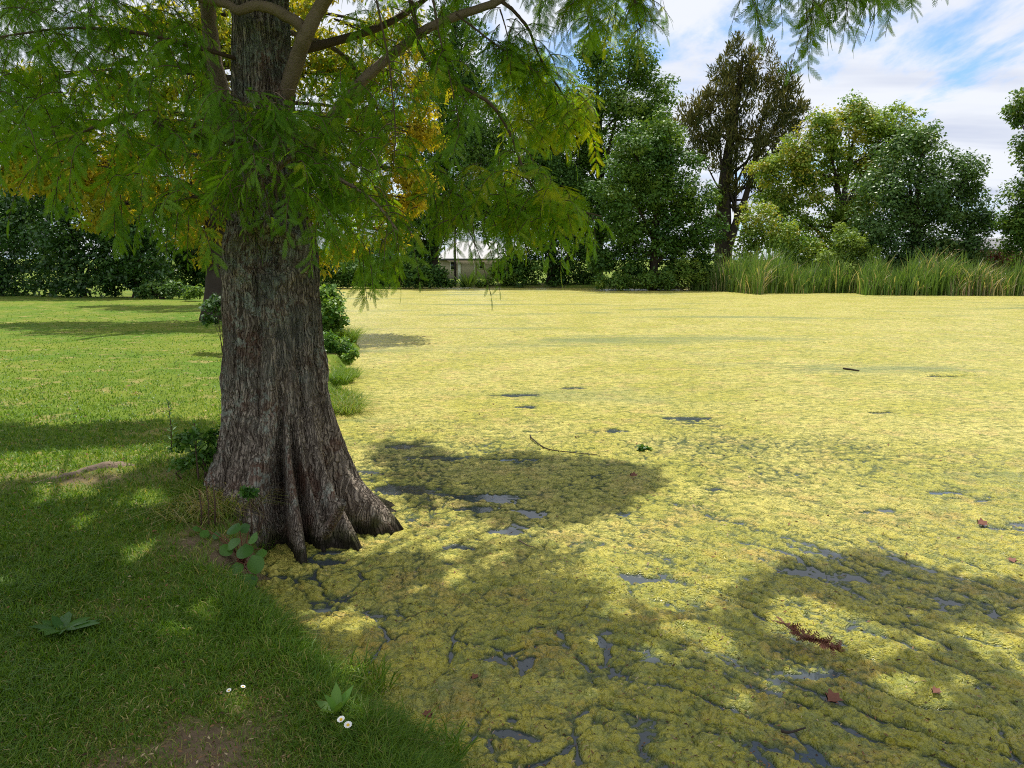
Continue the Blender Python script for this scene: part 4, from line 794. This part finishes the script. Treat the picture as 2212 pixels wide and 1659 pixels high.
leaf_cloud('bank_bush', 'low feathery dark green plant at the water edge below the round leaved bush', 'bush', [(735, 745, 24, .8), (712, 740, 26, .8), (752, 758, 16, .8), (726, 764, 22, .8), (740, 772, 18, .8), (712, 765, 22, .8)], 14.3, .08, 'weed', 402, BK, dens=1.2, tb=.1, aspect=.35, stems=0)
leaf_cloud('bank_bush', 'small bright lime plant at the tip of the bank behind the trunk', 'bush', [(764, 764, 13, .8, .3), (750, 772, 12, .8, .3), (757, 778, 10, .8, .3)], 13.7, .06, 'weed', 403, BK, dens=1.2, tb=.2, stems=0)
leaf_cloud('bank_bush', 'dark bush on the lawn left of the near trunk', 'bush', [(470, 660, 28), (495, 680, 26), (455, 690, 16, 1, .05), (485, 655, 24), (505, 640, 24)], 13.5, .07, 'glossy_leaf', 404, BK, dens=1.2)
def tussock(label, u, v, Y, n, h, seed, tb, group, arch=1.0):
    r2 = np.random.default_rng(seed); c = at(u, v, Y); c[2] = max(float(terrain(c[0:1], c[1:2])[0]), .0)
    root = thing('grass_tussock', c, label, 'grass tussock', group); a = r2.uniform(0, 2 * math.pi, n); rr2 = np.sqrt(r2.uniform(0, 1, n)) * .16
    O = c + np.c_[rr2 * np.cos(a) * 1.4, rr2 * np.sin(a), np.full(n, -.02)]; V, Fq, tn = blades(O, h * r2.uniform(.5, 1.2, n), np.full(n, .007), r2.uniform(.3, 1.6, n) * arch, np.clip(r2.normal(tb, .18, n), 0, 1), r2)
    mesh('blades', V, Fq, M['grass'], root, tn); return root
TG = 'grass tussocks along the bank'
tussock('straw coloured grass tussock overhanging the water behind the trunk', 738, 868, 9.55, 700, .30, 411, .62, TG, 1.4)
tussock('green grass tussock further back on the bank edge', 735, 800, 12.0, 600, .30, 412, .45, TG)
tussock('pale green tussock between the trunk and the straw tussock', 728, 830, 10.6, 500, .28, 413, .5, TG, 1.2)
tussock('feathery tall grass tussock at the water edge beside the round leaved bush', 750, 742, 16.4, 800, .48, 431, .4, TG, 1.3)
tussock('long green grass tussock below the lime plant on the bank', 744, 792, 12.6, 600, .34, 418, .35, TG, 1.3)
tussock('yellowish grass tussock leaning over the algae behind the trunk', 744, 845, 10.1, 600, .30, 419, .55, TG, 1.4)
tussock('small dark green tussock hugging the right edge of the trunk', 722, 812, 11.2, 500, .28, 420, .3, TG, 1.2)
tussock('fresh green grass tuft overhanging the algae near the white daisies', 735, 1480, 3.05, 420, .15, 414, .42, TG)
tussock('dark green grass tuft at the bottom of the lawn by the water', 880, 1600, 2.62, 420, .15, 415, .25, TG)
tussock('dry straw grass tuft on the left root of the near trunk', 480, 1110, 4.75, 300, .22, 416, .85, TG, 1.5)
tussock('dry tangled grass tuft left of the heart leaved plant', 420, 1150, 4.6, 260, .16, 417, .8, TG, 1.6)

leaf_cloud('nettle_clump', 'dark green leafy weeds crowding the left foot of the near trunk', 'weeds', [(410, 940, 34, .8), (450, 960, 34, .8), (385, 960, 24, .8), (430, 985, 34, .8), (470, 985, 26, .8), (395, 1000, 22, .7), (460, 940, 26, .8)], 5.25, .04, 'weed', 421, None, dens=.8, tb=.12)
leaf_cloud('water_plant', 'tiny bright green plant where the right root meets the algae', 'plant', [(832, 1105, 8, 1.2), (826, 1125, 8, 1.2)], 5.3, .02, 'weed', 422, None, dens=1.0, tb=.25, stems=4)
leaf_cloud('ivy_sprig', 'small green sprig growing on the root beside the dark hollow', 'plant', [(545, 1065, 12, .8), (530, 1060, 10, .8)], 4.65, .035, 'weed', 423, None, dens=1.0, tb=-.05, stems=4)

# heart leaved plant: each round leaf on its own stalk
r2 = np.random.default_rng(31); an = np.linspace(0, 2 * math.pi, 15)[:-1]
hr = np.array([(0.5 - .5 * math.cos(a) * (1.0 if math.cos(a) < 0 else .85) - (.12 if abs(a) < .3 else 0), .46 * math.sin(a) * (1 + .12 * math.cos(a)), -.10 * abs(math.sin(a)) ** 2) for a in an]); HT = np.vstack([[(.45, 0, .03)], hr]); HF = np.array([(0, i + 1, (i + 1) % 14 + 1) for i in range(14)])
hp = thing('heart_leaved_plant', at(525, 1265, 4.15) * [1, 1, 0] + [0, 0, .18], 'heart leaved sapling with big round leaves in front of the trunk', 'plant')
spots = [(515, 1130, 4.15, .11), (530, 1175, 4.12, .13), (500, 1165, 4.2, .12), (555, 1150, 4.1, .09), (545, 1200, 4.05, .13), (510, 1215, 4.1, .14), (530, 1240, 4.02, .13), (565, 1185, 4.12, .09), (490, 1200, 4.2, .09), (550, 1245, 4.0, .11), (480, 1240, 4.15, .10), (500, 1255, 4.05, .10), (455, 1215, 4.3, .075), (430, 1200, 4.35, .07), (470, 1190, 4.3, .07), (540, 1135, 4.2, .08), (520, 1270, 4.0, .12), (545, 1275, 3.98, .1)]
O = np.array([at(*s_[:3]) for s_ in spots]); O[:, 2] = np.maximum(O[:, 2], terrain(O[:, 0], O[:, 1]) + .05); k = len(O)
D = np.c_[r2.normal(0, .6, k), r2.normal(-.5, .4, k), r2.normal(-.45, .2, k)]; N = np.c_[r2.normal(0, .35, k), r2.normal(-.55, .25, k), np.full(k, .75)]
V, Fq = place(HT, HF, O, D, N, np.array([s_[3] for s_ in spots]) * .86); mesh('leaves', V, Fq, M['weed'], hp, np.repeat(np.clip(r2.normal(.42, .2, k), 0, .9), 15))
mb = MB(); ob = ORIG[hp]
for o in O: mb.tube(spline([ob + r2.normal(0, .02, 3) * [1, 1, 0], (ob + o) / 2 + [0, .02, .03], o], 6), np.linspace(.005, .002, 6), 4)
mb.build('stalks', M['dead'], hp)
# upright weeds by the trunk
def weed(label, u, v, Y, H, n, seed, mat='weed', tone=.2, ll=.07, group='upright weeds by the trunk'):
    r2 = np.random.default_rng(seed); c = at(u, v, Y); c[2] = float(terrain(c[0:1], c[1:2])[0]); root = thing('upright_weed', c, label, 'weed', group)
    zz_ = np.linspace(.1, 1, n) ** .8; O = c + np.c_[.02 * np.sin(zz_ * 3), np.zeros(n), zz_ * H]; a = np.arange(n) * 2.4; D = np.c_[np.cos(a), np.sin(a), .35 + .9 * zz_ ** 4]
    V, Fq = place(QUAD, QF, O, D, np.tile([0, 0, 1.], (n, 1)) + r2.normal(0, .2, (n, 3)), ll * (1.15 - .6 * zz_), np.full(n, ll * .22)); mesh('leaves', V, Fq, M[mat], root, np.repeat(np.clip(r2.normal(tone, .1, n), 0, 1), 4))
    mb = MB(); mb.tube([c - [0, 0, .03], c + [.012, 0, H * .5], c + [.003, 0, H]], [.006, .005, .002], 5); mb.build('stem', M['twig'], root); return root
weed('tall narrow leaved weed on the lawn left of the near trunk', 367, 930, 6.2, .42, 44, 1)
weed('shorter leafy weed between the tall weed and the trunk', 420, 930, 6.0, .26, 26, 2, tone=.3)
for i_, (u, v, hh) in enumerate([(455, 1215, .30), (470, 1230, .36), (440, 1225, .24)]):
    weed(['rusty dock stalk left of the heart leaved plant', 'tallest rusty dock stalk beside the heart leaved plant', 'shortest rusty dock stalk, furthest from the trunk'][i_], u, v, 4.45, hh, 40, 10 + i_, 'dead', .5, .03, 'rusty dock stalks')
# broad leaf rosettes
def rosette(label, u, v, n, L_, seed, up=.35, tone=.35):
    r2 = np.random.default_rng(seed); c = gnd(u, v, .38); c[2] = float(terrain(c[0:1], c[1:2])[0]) + .01; root = thing('dock_rosette', c, label, 'weed', 'broad leaved weeds in the lawn')
    a = np.arange(n) * 2.4 + r2.uniform(0, 1); D = np.c_[np.cos(a), np.sin(a), r2.uniform(.1, up * 2, n)]; T = np.array([(0, -.06, 0), (0, .06, 0), (.35, .17, .06), (.7, .15, .05), (1, 0, -.03), (.7, -.15, .05), (.35, -.17, .06)])
    V, Fq = place(T, np.array([[0, 6, 5, 4, 3, 2, 1]]), np.tile(c, (n, 1)), D, np.tile([0, 0, 1.], (n, 1)) + r2.normal(0, .15, (n, 3)), L_ * r2.uniform(.6, 1.1, n)); mesh('leaves', V, Fq, M['weed'], root, np.repeat(np.clip(r2.normal(tone, .1, n), 0, 1), 7))
    mb = MB(); mb.tube([c - [0, 0, .02], c + [0, 0, .03]], .008, 5); mb.build('crown', M['weed'], root)
rosette('broad leaved dock rosette in the shaded lawn at the left', 130, 1330, 11, .17, 3)
rosette('pale broad leaved weed standing by the water and daisies', 728, 1495, 9, .13, 4, 1.1, .75)

# daisies
DG = 'white daisies in the lawn'
def daisy(label, u, v, sz, first=[None]):
    c = gnd(u, v, .40); zt = float(terrain(c[0:1], c[1:2])[0])
    if first[0] is None:
        root = thing('daisy', (0, 0, 0), label, 'flower', DG); r_in, r_out = .004, .0125; T = []; Fq = []
        for i in range(14):
            a = i * 2 * math.pi / 14; ca, sa = math.cos(a), math.sin(a); k = len(T); w = .0024
            T += [(r_in * ca + w * .5 * sa, r_in * sa - w * .5 * ca, .06), (r_in * ca - w * .5 * sa, r_in * sa + w * .5 * ca, .06), (r_out * ca - w * sa, r_out * sa + w * ca, .064), (r_out * 1.12 * ca, r_out * 1.12 * sa, .063), (r_out * ca + w * sa, r_out * sa - w * ca, .064)]; Fq.append((k, k + 4, k + 3, k + 2, k + 1))
        mesh('petals', np.array(T), np.array(Fq), M['petal'], root)
        mb = MB(); mb.tube([(0, 0, .058), (0, 0, .0635), (0, 0, .0655)], [.005, .0048, .002], 10); mb.build('centre', M['pollen'], root, True)
        mb = MB(); mb.tube([(0, 0, -.02), (.004, 0, .03), (0, 0, .059)], [.0014, .0012, .001], 5); mb.build('stem', M['weed'], root)
        first[0] = root; o = root
    else:
        o = first[0].copy(); C.objects.link(o)
        for ch in first[0].children:
            c2 = ch.copy(); C.objects.link(c2); c2.parent = o
        o['label'] = label
    o.location = (c[0], c[1], zt + .02); o.scale = (sz,) * 3; o.rotation_euler = (R(18), R(6), u * .1)
daisy('upper daisy of the pair beside the pale broad leaved weed', 745, 1521, 1.05)
daisy('lower daisy of the pair beside the pale broad leaved weed', 752, 1531, 1.05)
daisy('left daisy of the three at the bottom edge by the water', 913, 1640, .95)
daisy('right daisy of the three at the bottom edge by the water', 930, 1644, .95)
daisy('lowest daisy of the three at the bottom edge', 914, 1654, .95)
daisy('small lone daisy in the shaded lawn, left of the brown patch', 166, 1632, .6)
daisy('left daisy of the small pair in the lawn beside the water', 497, 1452, .7)
daisy('right daisy of the small pair in the lawn beside the water', 515, 1448, .7)

# ------------------------------------------------------------------ litter on the algae
LG = 'dead leaves on the algae'
LFT = np.array([(0, 0, 0), (.25, .10, .03), (.3, .42, .10), (.5, .22, .05), (.72, .48, .16), (.78, .18, .06), (1, 0, .12), (.78, -.18, .06), (.72, -.46, .14), (.5, -.22, .04), (.3, -.42, .10), (.25, -.10, .03)])
def dead_leaf(label, u, v, L_, rz, seed):
    c = gnd(u, v, .03); c[2] = max(0.0, float(algae_h(c[0:1], c[1:2])[0])) + .008; r2 = np.random.default_rng(seed); root = thing('dead_leaf', c, label, 'leaf', LG)
    V, Fq = place(LFT, np.array([[0, 1, 2, 3, 4, 5, 6, 7, 8, 9, 10, 11]]), c[None] + [[0, 0, .006]], np.array([[math.cos(rz), math.sin(rz), .05]]), np.array([[r2.normal(0, .25), -.3, 1.]]), np.array([L_]))
    Fq = np.array([(0, i, i + 1) for i in range(1, 11)]); mesh('blade', V, Fq, M['dead'], root)
    mb = MB(); mb.tube([c + [0, 0, .006], c - [math.cos(rz) * L_ * .4, math.sin(rz) * L_ * .4, -.01]], .0015, 4); mb.build('stalk', M['twig'], root)
dead_leaf('largest brown dead leaf, curled, on shaded algae at the lower right', 1788, 1512, .085, .6, 1)
dead_leaf('pale tan dead leaf on the algae near the lawn', 930, 1545, .05, 2.2, 2)
dead_leaf('dark red brown dead leaf on sunlit algae at the right', 2112, 1131, .09, .3, 3)
dead_leaf('dead leaf closest to the right edge of the photo', 2192, 1213, .07, 1.4, 4)
dead_leaf('small purple brown leaf in the shaded algae near the lawn', 1020, 1470, .045, 1.0, 5)
dead_leaf('small pink brown leaf left of the lone stick', 1955, 1797, .045, 1.0, 6) if False else None
dead_leaf('dark brown leaf lying in the shadow patch right of the trunk', 1360, 1028, .08, .2, 7)
dead_leaf('small reddish leaf in the shade right of the large curled leaf', 1925, 1745, .05, .2, 8) if False else None
dead_leaf('small reddish leaf in the lower right shade', 2015, 1500, .05, .5, 9)
# red brown dead cypress twig, a stick, a thin branch, a dark log
c = gnd(np.array([1690, 1730, 1765, 1810]), np.array([1352, 1383, 1393, 1412]), .06); rr2 = np.random.default_rng(6)
dt = thing('dead_spray', c[1], 'rusty red dead cypress spray lying on the algae at the right', 'twig')
mb = MB(); cs = spline(c + np.array([0, 0, .02]), 30); mb.tube(cs, .003, 5); mb.build('stem', M['twig'], dt)
k = 90; O = cs[rr2.integers(0, 30, k)]; keepq = ((np.arange(k) % 30) >= 0); D = np.c_[rr2.normal(.3, .8, k), rr2.normal(0, .7, k), rr2.uniform(-.1, .5, k)]
V, Fq = place(SPC, SPCF, O, D, rr2.normal(size=(k, 3)) + [0, 0, 1], rr2.uniform(.03, .065, k)); mesh('needles', V, Fq, M['dead'], dt)
def stick(label, pts, r, name='stick', mat='dark_bark', lift=.03):
    c = gnd(np.array([p_[0] for p_ in pts]), np.array([p_[1] for p_ in pts]), .03); c[:, 2] = np.maximum(0, algae_h(c[:, 0], c[:, 1])) + lift * .5
    mb = MB(); k = 16; mb.tube(spline(c, k), np.linspace(r, r * .5, k), 6); o = mb.build(name, M[mat], None, True, loc=c[0]); return tag(o, label, 'stick')
stick('short dark stick in the shaded algae at the bottom', [(1688, 1578), (1705, 1584), (1740, 1574)], .007)
stick('long thin bent twig lying across the sunlit algae', [(1145, 940), (1150, 948), (1180, 967), (1230, 976), (1290, 980)], .008, lift=.03)
stick('thin pale twig near the blue water gap', [(1120, 1165), (1140, 1176), (1155, 1182)], .005, mat='limb_bark')
stick('short black floating stick far out on the pond', [(1822, 798), (1840, 801), (1856, 803)], .022)
leaf_cloud('water_plant', 'small green tuft floating by the twig on sunlit algae', 'plant', [(1385, 967, 9, .6), (1400, 970, 7, .6)], 7.6, .04, 'weed', 431, None, dens=.8, tb=.1, stems=3)
leaf_cloud('water_plant', 'dark green tuft on the algae beside the rusty red spray', 'plant', [(1870, 1428, 10, .8), (1882, 1432, 8, .7)], 3.95, .02, 'weed', 432, None, dens=1.0, tb=-.1, stems=3)

# fallen needles, leaf crumbs and specks lying on the lawn and on the algae
rs = np.random.default_rng(91); n = 9500
u = rs.uniform(-150, 2350, n); v = 700 + 1000 * rs.uniform(0, 1, n) ** .8; P = gnd(u, v, .05); s_ = shore_sd(P[:, 0], P[:, 1]); L_ = s_ > .15; P[L_] = gnd(u[L_], v[L_], .40); s_ = shore_sd(P[:, 0], P[:, 1])
d_ = np.hypot(P[:, 0], P[:, 1]); kp = (np.hypot(P[:, 0] - TR[0], P[:, 1] - TR[1]) > .95) & (rs.uniform(0, 1, n) < np.where(s_ > 0, .9, sstep(-5.0, 0, s_) * .6 + .12)); P = P[kp]; s_ = s_[kp]; d_ = d_[kp]; n = len(P)
P[:, 2] = np.where(s_ > 0.02, terrain(P[:, 0], P[:, 1]) + .018, np.maximum(0, algae_h(P[:, 0], P[:, 1])) + .004)
a = rs.uniform(0, 6.28, n); V, Fq = place(QUAD, QF, P, np.c_[np.cos(a), np.sin(a), rs.normal(0, .2, n)], np.c_[rs.normal(0, .4, (n, 2)), np.ones(n)], rs.uniform(.012, .035, n) * np.clip(d_ / 4, .8, 2.2), rs.uniform(.003, .012, n) * np.clip(d_ / 4, .8, 2.2))
tag(mesh('leaf_litter', V, Fq, leaf_mat('litter', (.05, .03, .02), (.22, .12, .06), (.42, .33, .2), .1, .8, .1), tone=np.repeat(rs.uniform(0, 1, n), 4)), 'scattered brown needles and leaf crumbs on lawn and algae', 'leaf litter', kind='stuff')
